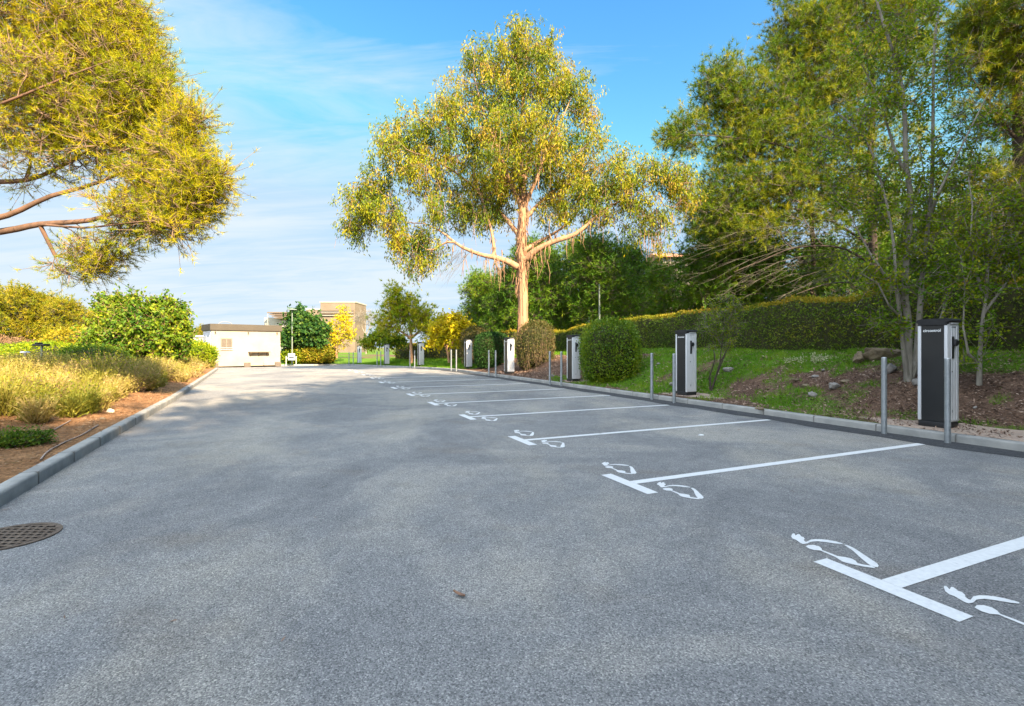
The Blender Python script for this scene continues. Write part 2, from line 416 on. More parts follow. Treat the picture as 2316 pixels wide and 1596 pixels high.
# pale worn film and pinkish gravel pads round the chargers come with the chargers
# ------------------------------------------------------------ painted bays
TC = [(2000, 1326), (1420, 1093), (1180, 996), (1057, 943), (980, 912.7), (928.6, 892.6), (891, 877), (862.5, 864.6), (842, 854.8), (823, 847.5), (806, 841.2), (790, 837.0)]
TC = [G(*t) for t in TC]
Bd = TC[0]-TC[6]; Bd = -Bd/np.linalg.norm(Bd)          # along the row of Ts, away from the eye
Vd = np.array([Bd[1], -Bd[0]])                          # across, towards the kerb
def crop8(p): return G((2100+p[0]/2.895)*.7983, (1400+p[1]/2.895)*.7983)
plug_head = [(402,352),(409,332),(420,325),(432,329),(436,343),(447,338),(455,331),(470,333),(479,342),(484,351),(504,356),(513,371),(505,380),(516,392),(526,396),(560,378),(600,373),(650,374),(700,379),(760,390),(824,407),(820,414),(760,408),(690,398),(620,390),(565,394),(535,408),(500,413),(478,405),(455,388),(440,377),(414,368)]
wind = [(838,421),(862,421),(910,443),(960,474),(1010,508),(1060,541),(1108,573),(1120,592),(1112,604),(1085,601),(1045,585),(1000,551),(955,512),(905,465)]
body = [(521,432),(545,421),(590,421),(630,432),(650,447),(655,463),(720,487),(780,512),(845,521),(900,534),(930,551),(945,571),(1000,583),(1058,590),(1090,606),(1085,611),(1040,606),(990,598),(930,585),(870,573),(825,558),(795,541),(765,520),(700,492),(640,466),(590,463),(548,450)]
def loc8(p):
    q = crop8(p)-TC[0]; return np.array([q@Bd, q@Vd])
SH = [[loc8(p) for p in s] for s in (plug_head, wind, body)]
pl0 = loc8((402, 340))
_q = G(2132, 1333)-TC[0]; SECOND = (_q@Bd-pl0[0], _q@Vd-pl0[1])
def world(T, q): return T+Bd*q[0]+Vd*q[1]
for k, T in enumerate(TC):
    z0 = .004
    mb = MB()
    def quad(mb, a, b, w, zz):
        a = np.array(a); b = np.array(b); d = (b-a)/np.linalg.norm(b-a); nn = np.array([-d[1], d[0]])*w/2
        nseg = max(1, int(np.linalg.norm(b-a)/.35)); L, R_ = [], []
        for i_ in range(nseg+1):
            p = a+(b-a)*i_/nseg
            zg = float(gz(p[1]))+zz
            L.append(mb.bm.verts.new((*(p+nn), zg))); R_.append(mb.bm.verts.new((*(p-nn), zg)))
        for i_ in range(nseg): mb.bm.faces.new((L[i_], R_[i_], R_[i_+1], L[i_+1]))
    quad(mb, world(T, (-.36, 0)), world(T, (.36, 0)), .12, z0)
    # stem, stopping short of the tar strip
    L = .5
    while L < 5.2:
        q = world(T, (0, L)); s, _ = near_poly(q[0], q[1], RP, RN)
        if s[0] > -.36: break
        L += .05
    quad(mb, world(T, (0, .061)), world(T, (0, min(L, 4.85))), .102, z0)
    o = mb.build('bay_line', M['paint'], LOT)
    for side, off in ((0, (0, 0)), (1, SECOND)):
        mb = MB()
        for s in SH:
            far = np.array([.10, .06] if side == 0 else [.04, .01])*(k > 0)
            pts = [world(T, (q[0]+off[0]+far[0], q[1]+off[1]+far[1]+.008)) for q in s]
            mb.poly([(p[0], p[1], float(gz(p[1]))+z0) for p in pts])
        bmesh.ops.triangulate(mb.bm, faces=mb.bm.faces)
        mb.build('plug_car_symbol', M['paint'], LOT)

# ------------------------------------------------------------ charging stations
RZ = math.atan2(-U[1], -U[0])      # local x points back to the eye along the kerb, local y away from the lot
def make_charger():
    r = empty('charging_station', (0, 0, 0), cat='charging station')
    W, D, H = .37, .33, 1.6
    hw, hd = W/2, D/2
    # white shell: two side cheeks wrapping the corners
    mb = MB()
    for sx in (-1, 1):
        x0, x1 = sorted((sx*hw, sx*(hw-.045)))
        mb.box(x0, x1, -hd, hd, .10, H-.085, .012, 3)
    for i in range(3):      # grooves' raised ribs on the socket side
        yy = -hd+.10+i*.075
        mb.box(hw-.004, hw+.006, yy, yy+.012, .12, H-.11, .003, 1)
        mb.box(-hw-.006, -hw+.004, yy, yy+.012, .12, H-.11, .003, 1)
    mb.build('white_shell', M['white_shell'], r, True)
    MB().box(-hw+.046, hw-.046, -hd+.006, -hd+.03, .10, H-.10, .003, 1).build('front_panel', M['black_panel'], r)
    MB().box(-hw+.046, hw-.046, hd-.03, hd-.006, .10, H-.10, .003, 1).build('back_panel', M['black_panel'], r)
    MB().box(-hw+.05, hw-.05, -hd+.034, hd-.034, .1, H-.12).build('core', M['black_plastic'], r)
    # plinth
    MB().box(-hw+.004, hw-.004, -hd+.004, hd-.004, 0, .098, .012, 2).build('plinth', M['black_plastic'], r, True)
    # cap with a rounded overhang on both socket sides
    prof = [(-hw-.012, H-.055), (-hw-.012, H-.03), (-hw+.005, H-.012), (-hw+.05, H), (hw-.05, H+.003), (hw, H-.005), (hw+.022, H-.02), (hw+.026, H-.036), (hw+.018, H-.044), (hw-.02, H-.05), (hw-.04, H-.09), (-hw+.03, H-.09), (-hw+.0, H-.058)]
    mb = MB(); mb.prism(prof, 'y', -hd-.008, hd+.008)
    mb.build('cap', M['black_plastic'], r)
    mb = MB(); mb.box(-hw+.005, hw-.004, -hd-.004, -hd+.02, H-.1, H-.055, .004, 1)
    mb.build('cap_skirt', M['black_plastic'], r)
    MB().box(hw-.03, hw+.012, -hd+.10, hd-.03, H-.083, H-.056, .006, 2).build('light_bar', M['lamp_white'], r, True)
    # socket column
    sp = MB().box(hw+.002, hw+.012, -hd+.105, -hd+.165, 1.02, 1.34, .003, 1).build('socket_plate', M['black_panel'], r)
    mb = MB(); mb.cyl((hw+.01, -hd+.165, 1.25), (hw+.05, -hd+.165, 1.25), .045, .04, 16)
    mb.box(hw+.012, hw+.045, -hd+.12, -hd+.19, 1.20, 1.30, .01, 2)
    mb.build('socket_cover', M['black_plastic'], sp, True)
    MB().cyl((hw, -hd+.115, .83), (hw+.008, -hd+.115, .83), .011, n=12).build('lock', M['black_plastic'], r)
    for yy in (-hd+.12, -hd+.17, -hd+.21): MB().cyl((hw+.001, yy, H-.125), (hw+.007, yy, H-.125), .007, n=8).build('indicator', M['black_plastic'], r)
    MB().box(hw+.001, hw+.004, -hd+.12, -hd+.145, .24, .28).build('rating_plate', M['galv'], r)
    # lettering on the front panel
    cu = bpy.data.curves.new('txt', 'FONT'); cu.body = 'circontrol'; cu.size = .066; cu.align_x = 'CENTER'; cu.extrude = .0008; cu.offset = .0012
    cu.space_character = .98
    to = bpy.data.objects.new('tmp', cu); COL.objects.link(to)
    bpy.context.view_layer.update()
    me = bpy.data.meshes.new_from_object(to.evaluated_get(bpy.context.evaluated_depsgraph_get()))
    bpy.data.objects.remove(to)
    xs = [v.co.x for v in me.vertices]; k = .215/(max(xs)-min(xs))
    for v in me.vertices: v.co = Vector((v.co.x*k, v.co.y*k*1.05, v.co.z))
    me.materials.append(M['white_paint'])
    t = link('lettering', me, r); t.location = (-.005, -hd+.0035, H-.19); t.rotation_euler = (radians(90), 0, 0)
    return r
CH = [((6.25, 7.16), U), ((4.20, 12.0), U), ((2.05, 16.9), U), ((-.19, 21.8), U), ((-2.47, 27.1), U), ((-5.78, 32.4), U), ((-9.2, 37.1), U), ((-13.05, 43.0), U)]
CHL = ['nearest charging station with readable lettering on its black front, on a pinkish gravel pad',
 'charging station on the grassy slope edge, just left of the thin bare shrub',
 'charging station just left of the round clipped glossy bush',
 'charging station in front of the dry brown shrub below the big eucalyptus',
 'charging station left of the dark green domed bush',
 'charging station in front of the forked yellow tree and left of it',
 'charging station between the two slim tree trunks far down the kerb',
 'farthest charging station, sunlit and cream white, beside the earth mound']
BLW = ['nearest charging station', 'second nearest charging station', 'charger by the round glossy bush', 'charger below the eucalyptus', 'charger left of the domed bush', 'charger by the yellow tree', 'charger between slim tree trunks', 'farthest charging station']
ch0 = make_charger()
b0 = None
def make_bollard():
    me = MB(); me.cyl((0, 0, -.05), (0, 0, 1.135), .036, n=20).cyl((0, 0, 1.135), (0, 0, 1.146), .036, .028, n=20)
    return me.build('bollard', M['galv'], None, True)
b0 = make_bollard(); nb = 0
for k, ((cx, cy), u) in enumerate(CH):
    c = ch0 if k == 0 else copy_tree(ch0)
    ctr = np.array([cx, cy])+U*.185+N*.165
    if k >= 5: ctr = ctr+np.array([-.25, .0])
    s, ii = near_poly(ctr[0], ctr[1], RP, RN)
    ctr = ctr+RN[ii[0]]*max(0, .42-s[0])
    c.location = (ctr[0], ctr[1], .11+float(gz(ctr[1]))); c.rotation_euler = (0, 0, RZ)
    c['label'] = CHL[k]; c['group'] = 'charging stations along the right kerb'; c['category'] = 'charging station'
    s, ii = near_poly(ctr[0], ctr[1], RP, RN); ii = ii[0]
    foot = RP[ii]; t = np.array([-RN[ii][1], RN[ii][0]])
    for j, off in enumerate((.16, -.62)):
        b = b0 if nb == 0 else b0.copy()
        if nb: COL.objects.link(b)
        nb += 1
        p = foot-RN[ii]*.17+t*(off+(.13 if k == 0 else .12))
        b.location = (p[0], p[1], float(gz(p[1]))+(.0 if j else .0))
        tag(b, 'thin galvanised steel bollard, %s of two by the %s' % (('left', 'right')[j], BLW[k]), 'bollard', 'galvanised bollards in front of the charging stations')
# gravel pad round the nearest charger and pale one at the second
def pad(name, c, rx, ry, label, mat):
    pts = []
    rg = np.random.default_rng(5)
    for a in np.linspace(0, 2*pi, 40, endpoint=False):
        r = 1+.10*math.sin(3*a+c[0])+.07*math.sin(7*a)
        q = np.array(c)+U*math.cos(a)*rx*r+N*math.sin(a)*ry*r
        pts.append(q)
    V = [(c[0], c[1], 0)]; rings = 8
    for rr in range(1, rings+1):
        for p in pts:
            q = np.array(c)+(p-np.array(c))*rr/rings; V.append((q[0], q[1], 0))
    V = np.array(V); s, ii_ = near_poly(V[:, 0], V[:, 1], RP, RN)
    push = np.maximum(0, .152-s)[:, None]*RN[ii_]; V[:, 0] += push[:, 0]; V[:, 1] += push[:, 1]; s = np.maximum(s, .152)
    V[:, 2] = right_h(s, V[:, 1], V[:, 0])+.012
    low = s < .16
    V[low, 2] = .100+gz(V[low, 1])
    n = 40; fc = [np.array([(0, 1+i, 1+(i+1) % n) for i in range(n)]), np.array([(1+r*n+i, 1+(r+1)*n+i, 1+(r+1)*n+(i+1) % n, 1+r*n+(i+1) % n) for r in range(rings-1) for i in range(n)])]
    o = mesh_np(name, V, fc, mat, smooth=True); tag(o, label, None, None, 'structure')
pad('gravel_pad', (6.50, 6.80), 1.55, .52, 'pinkish gravel pad under the nearest charging station', M['gravel'])
pad('gravel_pad', (4.34, 12.15), .85, .36, 'pale gravel patch under the second charging station', M['gravel'])
pad('gravel_pad', (2.15, 17.1), .8, .35, 'pale gravel patch under the third charging station', M['gravel'])

# ------------------------------------------------------------ round drain grate
def drain():
    c = (-3.43, 3.40); r = empty('drain_cover', (*c, .001), label='round rusty cast iron drain cover in the asphalt by the left kerb', cat='drain cover')
    R_ = .275
    MB().cyl((0, 0, .001), (0, 0, .0035), R_-.02, n=48).build('shaft_shade', M['void_shade'], r)  # flat black disc, paints the darkness below the grate
    bm = bmesh.new(); n = 64; 
    vi = []; 
    for (rr, z) in ((R_, .002), (R_, .007), (R_-.035, .008), (R_-.035, .002)):
        vi.append([bm.verts.new((rr*cos(2*pi*i/n), rr*sin(2*pi*i/n), z)) for i in range(n)])
    for a in range(3):
        for i in range(n): bm.faces.new((vi[a][i], vi[a][(i+1) % n], vi[a+1][(i+1) % n], vi[a+1][i]))
    mb = MB(); mb.bm.free(); mb.bm = bm; mb.build('rim', M['iron'], r)
    mb = MB(); R2 = R_-.03; step = .052
    k = int(R2/step)
    for i in range(-k, k+1):
        y = i*step; h = math.sqrt(max(0, R2*R2-y*y))
        mb.box(-h, h, y-.010, y+.010, .003, .0105, .002, 1)
    for i in range(-k, k+1):
        for j in range(-k-1, k+1):
            x = i*step+(step/2 if j % 2 else 0); y = j*step
            if x*x+max(y*y, (y+step)**2) < R2*R2: mb.box(x-.009, x+.009, y+.009, y+step-.009, .003, .0095)
    mb.build('grate', M['iron'], r)
drain()

# ------------------------------------------------------------ cabin
def cabin():
    a = np.array([X(478.5, 34), 34]); b = np.array([X(634, 37), 37]); L = np.linalg.norm(b-a); rz = math.atan2(b[1]-a[1], b[0]-a[0])
    z = float(gz(34))-.03
    r = empty('site_cabin', (*a, z), rz, label='cream prefabricated cabin with a flat grey-brown roof edge at the end of the car park', cat='cabin')
    D = 2.6; H = 3.03
    mb = MB(); mb.box(0, L, 0, D, .1, H-.46); mb.build('wall', M['cabin'], r)
    fa = MB().box(-.1, L+.1, -.1, D+.1, H-.45, H, .02, 1).build('roof', M['fascia'], r)
    mb = MB()
    for i in range(9): # curved roof hatch hoop
        t0, t1 = pi*i/9, pi*(i+1)/9
        mb.cyl((.95-.42*cos(t0), .5, H+.18*sin(t0)), (.95-.42*cos(t1), .5, H+.18*sin(t1)), .025, n=6)
    mb.build('roof_vent', M['galv'], fa)
    # ribs on the left end
    mb = MB()
    for i in range(7): mb.box(-.03, 0.001, .15+i*.35, .33+i*.35, .15, H-.48)
    mb.build('ribbed_cladding', M['cabin_side'], r)
    w = MB()
    x0, x1, z0, z1 = .56, 1.26, 1.22, 2.05
    for q in ((x0, x1, z1-.04, z1), (x0, x1, z0, z0+.04), (x0, x0+.04, z0+.041, z1-.041), (x1-.04, x1, z0+.041, z1-.041), ((x0+x1)/2-.02, (x0+x1)/2+.02, z0+.041, z1-.041)):
        w.box(q[0], q[1], -.045, -.002, q[2], q[3])
    w = w.build('window', M['shutter'], r)
    MB().box(x0+.041, x1-.041, -.012, -.003, z0+.041, z1-.041).build('glass', M['glass'], w)
    mb = MB()
    for i in range(13): mb.box(x0+.03, x1-.03, -.04, -.02, z0+.07+i*.057, z0+.105+i*.057)
    mb.build('shutter_slats', M['shutter'], w)
    mb = MB(); mb.box(x0-.03, x1+.03, -.09, -.048, z0+.14, z0+.17).box(x0-.03, x1+.03, -.09, -.048, z0+.02, z0+.05)
    mb.build('guard_rail', M['lamp_white'], w)
    sh = MB().box(2.28, 3.66, -.42, -.003, 1.05, 1.10, .01, 1).build('shelf', M['wood'], r)
    for x in (2.42, 2.97, 3.52):
        mb = MB(); mb.prism([(-.003, .78), (-.05, .78), (-.36, 1.0), (-.36, 1.048), (-.003, 1.048)], 'x', x-.02, x+.02)
        mb.build('bracket', M['wood'], sh)
    for x0_ in (.0, 2.02, 4.08):
        MB().box(x0_, x0_+.40, -.14, .3, .0, .33, .015, 1).build('concrete_block', M['block'], r)
    MB().box(.42, L-.3, .03, D-.05, .0, .098).build('under_floor_shade', M['void_shade'], r)  # black box paints the shade in the gap under the cabin
    for x in (.22, 2.28, 4.22):
        mb = MB(); mb.box(x-.035, x+.035, -.09, -.002, H-.60, H-.53, .01, 1).cyl((x, -.07, H-.67), (x, -.07, H-.60), .04, .02, 10)
        mb.build('wall_lamp', M['black_plastic'], r)
    MB().box(1.47, 1.54, -.02, -.002, 1.2, 1.3).build('meter_box', M['cabin_side'], r)
    mb = MB(); mb.cyl((3.3, -.05, .11), (3.3, -.05, .32), .02, n=8).cyl((3.3, -.05, .3), (3.3, -.14, .3), .015, n=8)
    mb.build('tap', M['galv'], r)
    # door on the left end
    d = MB().box(-.055, -.032, 1.35, 2.15, .15, 2.2).build('door', M['lamp_white'], r)
    MB().box(-.085, -.056, 1.43, 1.5, 1.1, 1.16).build('handle', M['galv'], d)
cabin()

# ------------------------------------------------------------ sign on two legs and the lamp posts
def sign():
    d = 41; x = X(659.5, d); z = float(gz(d)); r = empty('notice_board', (x, d, z), radians(8), label='small pale notice board on two legs beside the tall lamp post', cat='sign')
    MB().box(-.28, .28, -.02, .02, .45, 1.02, .01, 1).build('panel', M['sign'], r)
    MB().box(-.18, .18, -.026, -.0215, .66, .74).build('printed_band', M['black_panel'], r)
    MB().box(-.22, .22, -.026, -.0215, .86, .94).build('printed_band', M['lamp_white'], r)
    for s in (-.42, .36): MB().cyl((s, 0, -.1), (s, 0, .8), .03, n=8).build('leg', M['lamp_white'], r)
    MB().box(-.42, -.281, -.012, .012, .62, .66).box(.281, .36, -.012, .012, .62, .66).build('crossbar', M['lamp_white'], r)
sign()
def lamp_post(name, x, y, z, h, label, rz=0, head=True):
    r = empty(name, (x, y, z), rz, label=label, cat='lamp post')
    MB().cyl((0, 0, -.1), (0, 0, h), .06, .04, 10).build('pole', M['post'], r, True)
    if head:
        hd = MB().cyl((0, 0, h), (0, 0, h+.08), .10, .08, 12).build('collar', M['post'], r, True)
        mb = MB(); mb.cyl((0, 0, h+.0815), (0, 0, h+.16), .42, .30, 20).cyl((0, 0, h+.1605), (0, 0, h+.22), .30, .06, 20)
        mb.build('lamp_head', M['post'], r, True)
M['post'] = surf('pale_green_post', (.20, .23, .19), (.15, .18, .15), 6, .5)
lamp_post('lamp_post', X(661, 41.6), 41.6, float(gz(41.6)), Z(703, 41.6)-float(gz(41.6)), 'tall pale green lamp post with a flat round head right of the cabin')
lamp_post('pole', X(1355.5, 27), 27, 1.2, Z(642, 27)-1.2, 'thin bare grey pole behind the hedge right of the eucalyptus', head=False)

def flood():
    d = 17; x = X(93, d); z0 = float(lz_at(x, d)); r = empty('garden_spotlight', (x, d, z0), label='small black garden spotlight on a short post in the scrub at the far left', cat='spotlight')
    h = Z(782, d)-z0
    MB().cyl((0, 0, -.1), (.03, 0, h), .035, .03, 10).build('post', M['post'], r)
    mb = MB(); mb.box(-.20, .22, -.12, .12, h, h+.07, .02, 2).box(-.14, .0, -.1, .1, h+.0701, h+.12, .02, 1)
    mb.build('lamp_head', M['black_plastic'], r)
flood()
def low_post():
    d = 20; x = X(57, d); z0 = float(lz_at(x, d)); r = empty('marker_post', (x, d, z0), label='short pale post with a flat cap at the left edge of the scrub', cat='post')
    h = Z(797, d)-z0
    MB().cyl((0, 0, -.1), (0, 0, h), .05, n=10).build('post', M['lamp_white'], r); MB().cyl((0, 0, h), (0, 0, h+.05), .16, .12, n=14).build('cap', M['lamp_white'], r)
low_post()
def railing():
    d = 16; x1 = X(34, d); x0 = X(-200, d); r = empty('railing', (x1, d, float(lz_at(x1, d))), label='low white railing at the left edge of the photo behind the scrub', cat='railing')
    z = Z(822, d)-float(lz_at(x1, d))
    MB().box(x0-x1, 0, -.03, .03, z-.06, z).build('top_rail', M['lamp_white'], r)
    for i in range(4): MB().box(-.06-i*.9, -.0-i*.9, -.029, .029, -.2, z-.0601).build('post', M['lamp_white'], r)
railing()

# ------------------------------------------------------------ far buildings
def far_tower():
    d = 92; z0 = -1.5
    x0, x1 = X(725, d), X(803, d); xa = X(690, d)
    r = empty('office_building', (x0, d, z0), label='distant beige building with a raised block and louvred band behind the trees', cat='building')
    zt = Z(684, d)-z0; zm = Z(700, d)-z0
    MB().box(0, x1-x0, 0, 7, 0, zt).build('wall', M['far_wall'], r)
    MB().box(-.1, x1-x0+.1, -.1, 7.1, zt+.002, zt+.22).build('parapet', M['far_white'], r)
    for i in range(4):
        zz = Z(701.5+i*3.6, d)-z0
        MB().box(.2, x1-x0-.2, -.35, -.003, zz-.12, zz).build('louvre', M['far_dark'] if i % 2 == 0 else M['far_white'], r)
    MB().box(xa-x0, -.003, .5, 8, 0, zm).build('wing', M['far_wall'], r)
    MB().box(xa-x0-.05, -.004, .4, 8.05, zm+.002, zm+.25).build('parapet', M['far_white'], r)
    for i in range(3): MB().box(.8+i*1.9, 1.9+i*1.9, -.03, -.003, 5.0, 6.2).build('window', M['glass'], r)
far_tower()
def far_white():
    d = 68; z0 = -1.3; x0 = X(598, d); r = empty('white_building', (x0, d, z0), label='distant white building with a slatted flat pergola above the cabin roof', cat='building')
    MB().box(0, X(660, d)-x0, 0, 6, 0, Z(718, d)-z0).build('wall', M['far_white'], r)
    MB().box(X(640, d)-x0, X(666, d)-x0, -.4, -.003, 0, Z(712, d)-z0).build('wing', M['far_white'], r)
    pg = None
    for i in range(4):
        zz = Z(707+i*4.0, d)-z0; xx = X(617+i*5, d)-x0
        o = MB().box(xx, X(668, d)-x0, -1.6+i*.02, 4, zz-.13, zz).build('pergola_slat', M['far_dark'], r)
    MB().box(X(617, d)-x0, X(618, d)-x0, -1.5, -1.4, 2, Z(707.8, d)-z0-.131).build('pergola_post', M['far_white'], r)
far_white()
def far_small():
    d = 52; z0 = -1; x0 = X(437, d); r = empty('white_hut', (x0, d, z0), label='small pale hut half hidden between the mulberry bush and the cabin', cat='hut')
    MB().box(0, 2.0, 0, 3, 0, Z(762, d)-z0).build('wall', M['far_white'], r); MB().box(-.1, 2.1, -.1, 3.1, Z(762, d)-z0+.002, Z(758, d)-z0).build('roof', M['lamp_white'], r)
far_small()
def tree_house():
    d = 47; z0 = 1.5; x0 = X(1500, d); r = empty('villa', (x0, d, z0), label='sunlit villa wall glimpsed between the pines right of the eucalyptus', cat='house')
    MB().box(0, X(1600, d)-x0, 0, 6, 0, Z(582, d)-z0).build('wall', M['far_white'], r)
    MB().prism([(-.5, Z(582, d)-z0+.003), (3, Z(560, d)-z0), (6.5, Z(582, d)-z0+.003)], 'x', -.4, X(1600, d)-x0+.4).build('roof', surf('clay_tiles', (.4, .2, .11), None, 3), r)
    MB().box(1.2, 1.9, -.03, -.003, Z(606, d)-z0, Z(593, d)-z0).build('window', M['glass'], r)
tree_house()
# ------------------------------------------------------------ plant tools
def unit(v): return v/np.maximum(np.linalg.norm(v, axis=-1, keepdims=True), 1e-9)
def perp(d, rg): return unit(np.cross(d, rg.normal(size=d.shape)))
def diamonds(c, d, side, L, W, mid=.45):
    """leaf shaped quads: base, side, tip, side"""
    L = np.reshape(L, (-1, 1)); W = np.reshape(W, (-1, 1))
    V = np.stack([c, c+d*L*mid+side*W*.5, c+d*L, c+d*L*mid-side*W*.5], 1).reshape(-1, 3)
    i = np.arange(len(c))[:, None]*4+np.arange(4)[None]
    return V, i
def blades(c, d, side, L, W):
    L = np.reshape(L, (-1, 1)); W = np.reshape(W, (-1, 1))
    V = np.stack([c-side*W*.5, c+side*W*.5, c+d*L], 1).reshape(-1, 3)
    i = np.arange(len(c))[:, None]*3+np.arange(3)[None]
    return V, i
def tubes(A, B, ra, rb, k=5):
    d = unit(B-A); ref = np.tile(np.array([[.31, .52, .79]]), (len(A), 1)); bad = np.abs((d*ref).sum(1)) > .95; ref[bad] = (1, 0, 0)
    u = unit(np.cross(d, ref)); v = np.cross(d, u)
    a = np.arange(k)*2*pi/k
    ring = u[:, None]*np.cos(a)[None, :, None]+v[:, None]*np.sin(a)[None, :, None]
    V = np.concatenate([A[:, None]+ring*ra[:, None, None], B[:, None]+ring*rb[:, None, None]], 1).reshape(-1, 3)
    j = np.arange(k); q = np.stack([j, (j+1) % k, (j+1) % k+k, j+k], 1)
    Fc = (np.arange(len(A))[:, None, None]*2*k+q[None]).reshape(-1, 4)
    return V, Fc
def grow(seeds, sp, sr, pts, bf=.35):
    """seeds: trunk/limb nodes with parent index and radius; pts joined one by one by distance plus path length"""
    seeds = np.asarray(seeds, float); n0 = len(seeds); n = n0+len(pts)
    pos = np.concatenate([seeds, pts]); par = np.full(n, -1); path = np.zeros(n)
    for i in range(n0):
        par[i] = sp[i]
        if sp[i] >= 0: path[i] = path[sp[i]]+np.linalg.norm(seeds[i]-seeds[sp[i]])
    cost = np.full(len(pts), 1e9); bp = np.zeros(len(pts), int)
    for i in range(n0):
        if sr[i] < 0: continue
        c = np.linalg.norm(pts-seeds[i], axis=1)+bf*path[i]; m = c < cost; cost[m] = c[m]; bp[m] = i
    done = np.zeros(len(pts), bool)
    P2 = [p for p in seeds]; par2 = [int(a) for a in sp]; 
    for _ in range(len(pts)):
        k = int(np.argmin(np.where(done, 1e12, cost))); done[k] = True
        idx = len(P2); parent = int(bp[k]); P2.append(pts[k]); par2.append(parent)
        cost_path = cost[k]; dpar = np.linalg.norm(pts[k]-P2[parent])
        path_k = (cost_path-dpar)/bf+dpar
        c = np.linalg.norm(pts-pts[k], axis=1)+bf*path_k; m = (c < cost) & ~done; cost[m] = c[m]; bp[m] = idx
    return np.array(P2), np.array(par2)
def radii(par, r0, ex, sr):
    n = len(par); acc = np.zeros(n); kids = np.zeros(n, int)
    for i in range(n-1, 0, -1):
        if acc[i] == 0: acc[i] = r0**ex
        if par[i] >= 0: acc[par[i]] += acc[i]; kids[par[i]] += 1
    r = np.maximum(acc, r0**ex)**(1/ex)
    m = len(sr); r[:m] = np.maximum(np.abs(np.asarray(sr)), np.minimum(r[:m], np.abs(np.asarray(sr))*1.0))
    return r, kids
def spline(pts, n):
    pts = np.asarray(pts, float)
    t = np.linspace(0, len(pts)-1, n); out = []
    for v in t:
        i = min(int(v), len(pts)-2); f = v-i
        p0, p1, p2, p3 = pts[max(i-1, 0)], pts[i], pts[i+1], pts[min(i+2, len(pts)-1)]
        out.append(.5*((2*p1)+(-p0+p2)*f+(2*p0-5*p1+4*p2-p3)*f*f+(-p0+3*p1-3*p2+p3)*f**3))
    return np.array(out)
def seed_paths(paths, step=.35):
    """paths: list of (points, r_start, r_end, parent_path, fraction or None)"""
    S, PR, R_ = [], [], []; starts = []
    for pts, ra, rb, pp, fr in paths:
        L = np.linalg.norm(np.diff(np.asarray(pts), axis=0), axis=1).sum(); n = max(3, int(L/step)); q = spline(pts, n)
        if pp is None: prev = -1
        else:
            a, b = starts[pp]; dd = np.linalg.norm(np.array(S[a:b])-q[0], axis=1); prev = a+int(np.argmin(dd)); q = q[1:]
        st = len(S)
        for i, p in enumerate(q):
            S.append(p); PR.append(prev); prev = len(S)-1; R_.append(ra+(rb-ra)*(i/(len(q)-1))**.8)
        starts.append((st, len(S)))
    return np.array(S), PR, R_, starts
def lobes_pts(lobes, rg, shell=.5):
    out = []; w = []
    for c, r, n in lobes:
        d = unit(rg.normal(size=(n, 3))); u = rg.random(n)**(1/3)*(1-shell)+shell*(rg.random(n)**.35)
        out.append(np.asarray(c)+d*u[:, None]*np.asarray(r))
    return np.concatenate(out)
def lobe_px(px, py, d, rx, ry, n, rz=None, dd=0):
    k = d/F
    return (P(px, py, d), (rx*k, (rz if rz else (rx+ry)/2*k), ry*k), n)
def skeleton_mesh(P2, par, r, rg, jitter=.1, sag=0.0):
    i = np.where(par >= 0)[0]; A = P2[par[i]]; B = P2[i]; ra = np.minimum(r[par[i]], r[i]*1.6); rb = r[i]
    L = np.linalg.norm(B-A, axis=1)
    Mp = (A+B)/2+rg.normal(size=A.shape)*(L*jitter)[:, None]; Mp[:, 2] -= L*sag
    rm = (ra+rb)/2
    AA = np.concatenate([A, Mp]); BB = np.concatenate([Mp, B]); RA = np.concatenate([ra, rm]); RB = np.concatenate([rm, rb])
    return AA, BB, RA, RB
def tree(name, base, label, cat, paths, pts, leaf, barkm, leafm, r0=.008, ex=2.3, bf=.35, seed=1, jitter=.09, sag=0, thick=.035, group=None, twigm=None, extra=None, shift=True):
    rg = np.random.default_rng(seed); base = np.asarray(base, float)
    root = empty(name, base, label=label, cat=cat, group=group)
    S, PR, SR, st = seed_paths(paths)
    P2, par = grow(S, PR, SR, pts, bf); r, kids = radii(par, r0, ex, SR)
    # seed segments: no jitter
    ns = len(S); i = np.arange(1, ns); i = i[np.array(PR)[1:] >= 0]
    pi_ = np.array(PR)[i]; Vt, Ft = tubes(S[pi_]-base, S[i]-base, np.minimum(np.array(SR)[pi_], np.array(SR)[i]*1.25), np.array(SR)[i], 9)
    sub = par.copy(); sub[:ns] = -1
    AA, BB, RA, RB = skeleton_mesh(P2, sub, r, rg, jitter, sag)
    big = RB > thick
    V2, F2 = tubes(AA[big]-base, BB[big]-base, RA[big], RB[big], 6)
    mesh_np('trunk', np.concatenate([Vt, V2]), np.concatenate([Ft, F2+len(Vt)]), barkm, root, smooth=True)
    tw = [tubes(AA[~big]-base, BB[~big]-base, RA[~big], RB[~big], 3)]
    nodes = P2[ns:]; pd = unit(P2[ns:]-P2[par[ns:]]); kd = kids[ns:]
    V, Fc, rn, ex_tw = leaf(nodes, pd, kd, rg)
    if ex_tw is not None: tw.append(tubes(ex_tw[0]-base, ex_tw[1]-base, ex_tw[2], ex_tw[3], 3))
    Vs = []; Fs = []; o = 0
    for a, b in tw: Vs.append(a); Fs.append(b+o); o += len(a)
    mesh_np('branches', np.concatenate(Vs), np.concatenate(Fs), twigm or barkm, root)
    mesh_np('foliage', V-base, Fc, leafm, root, rnd=rn)
    if extra: extra(root, S, PR, SR, P2, par, r, rg, base)
    return root

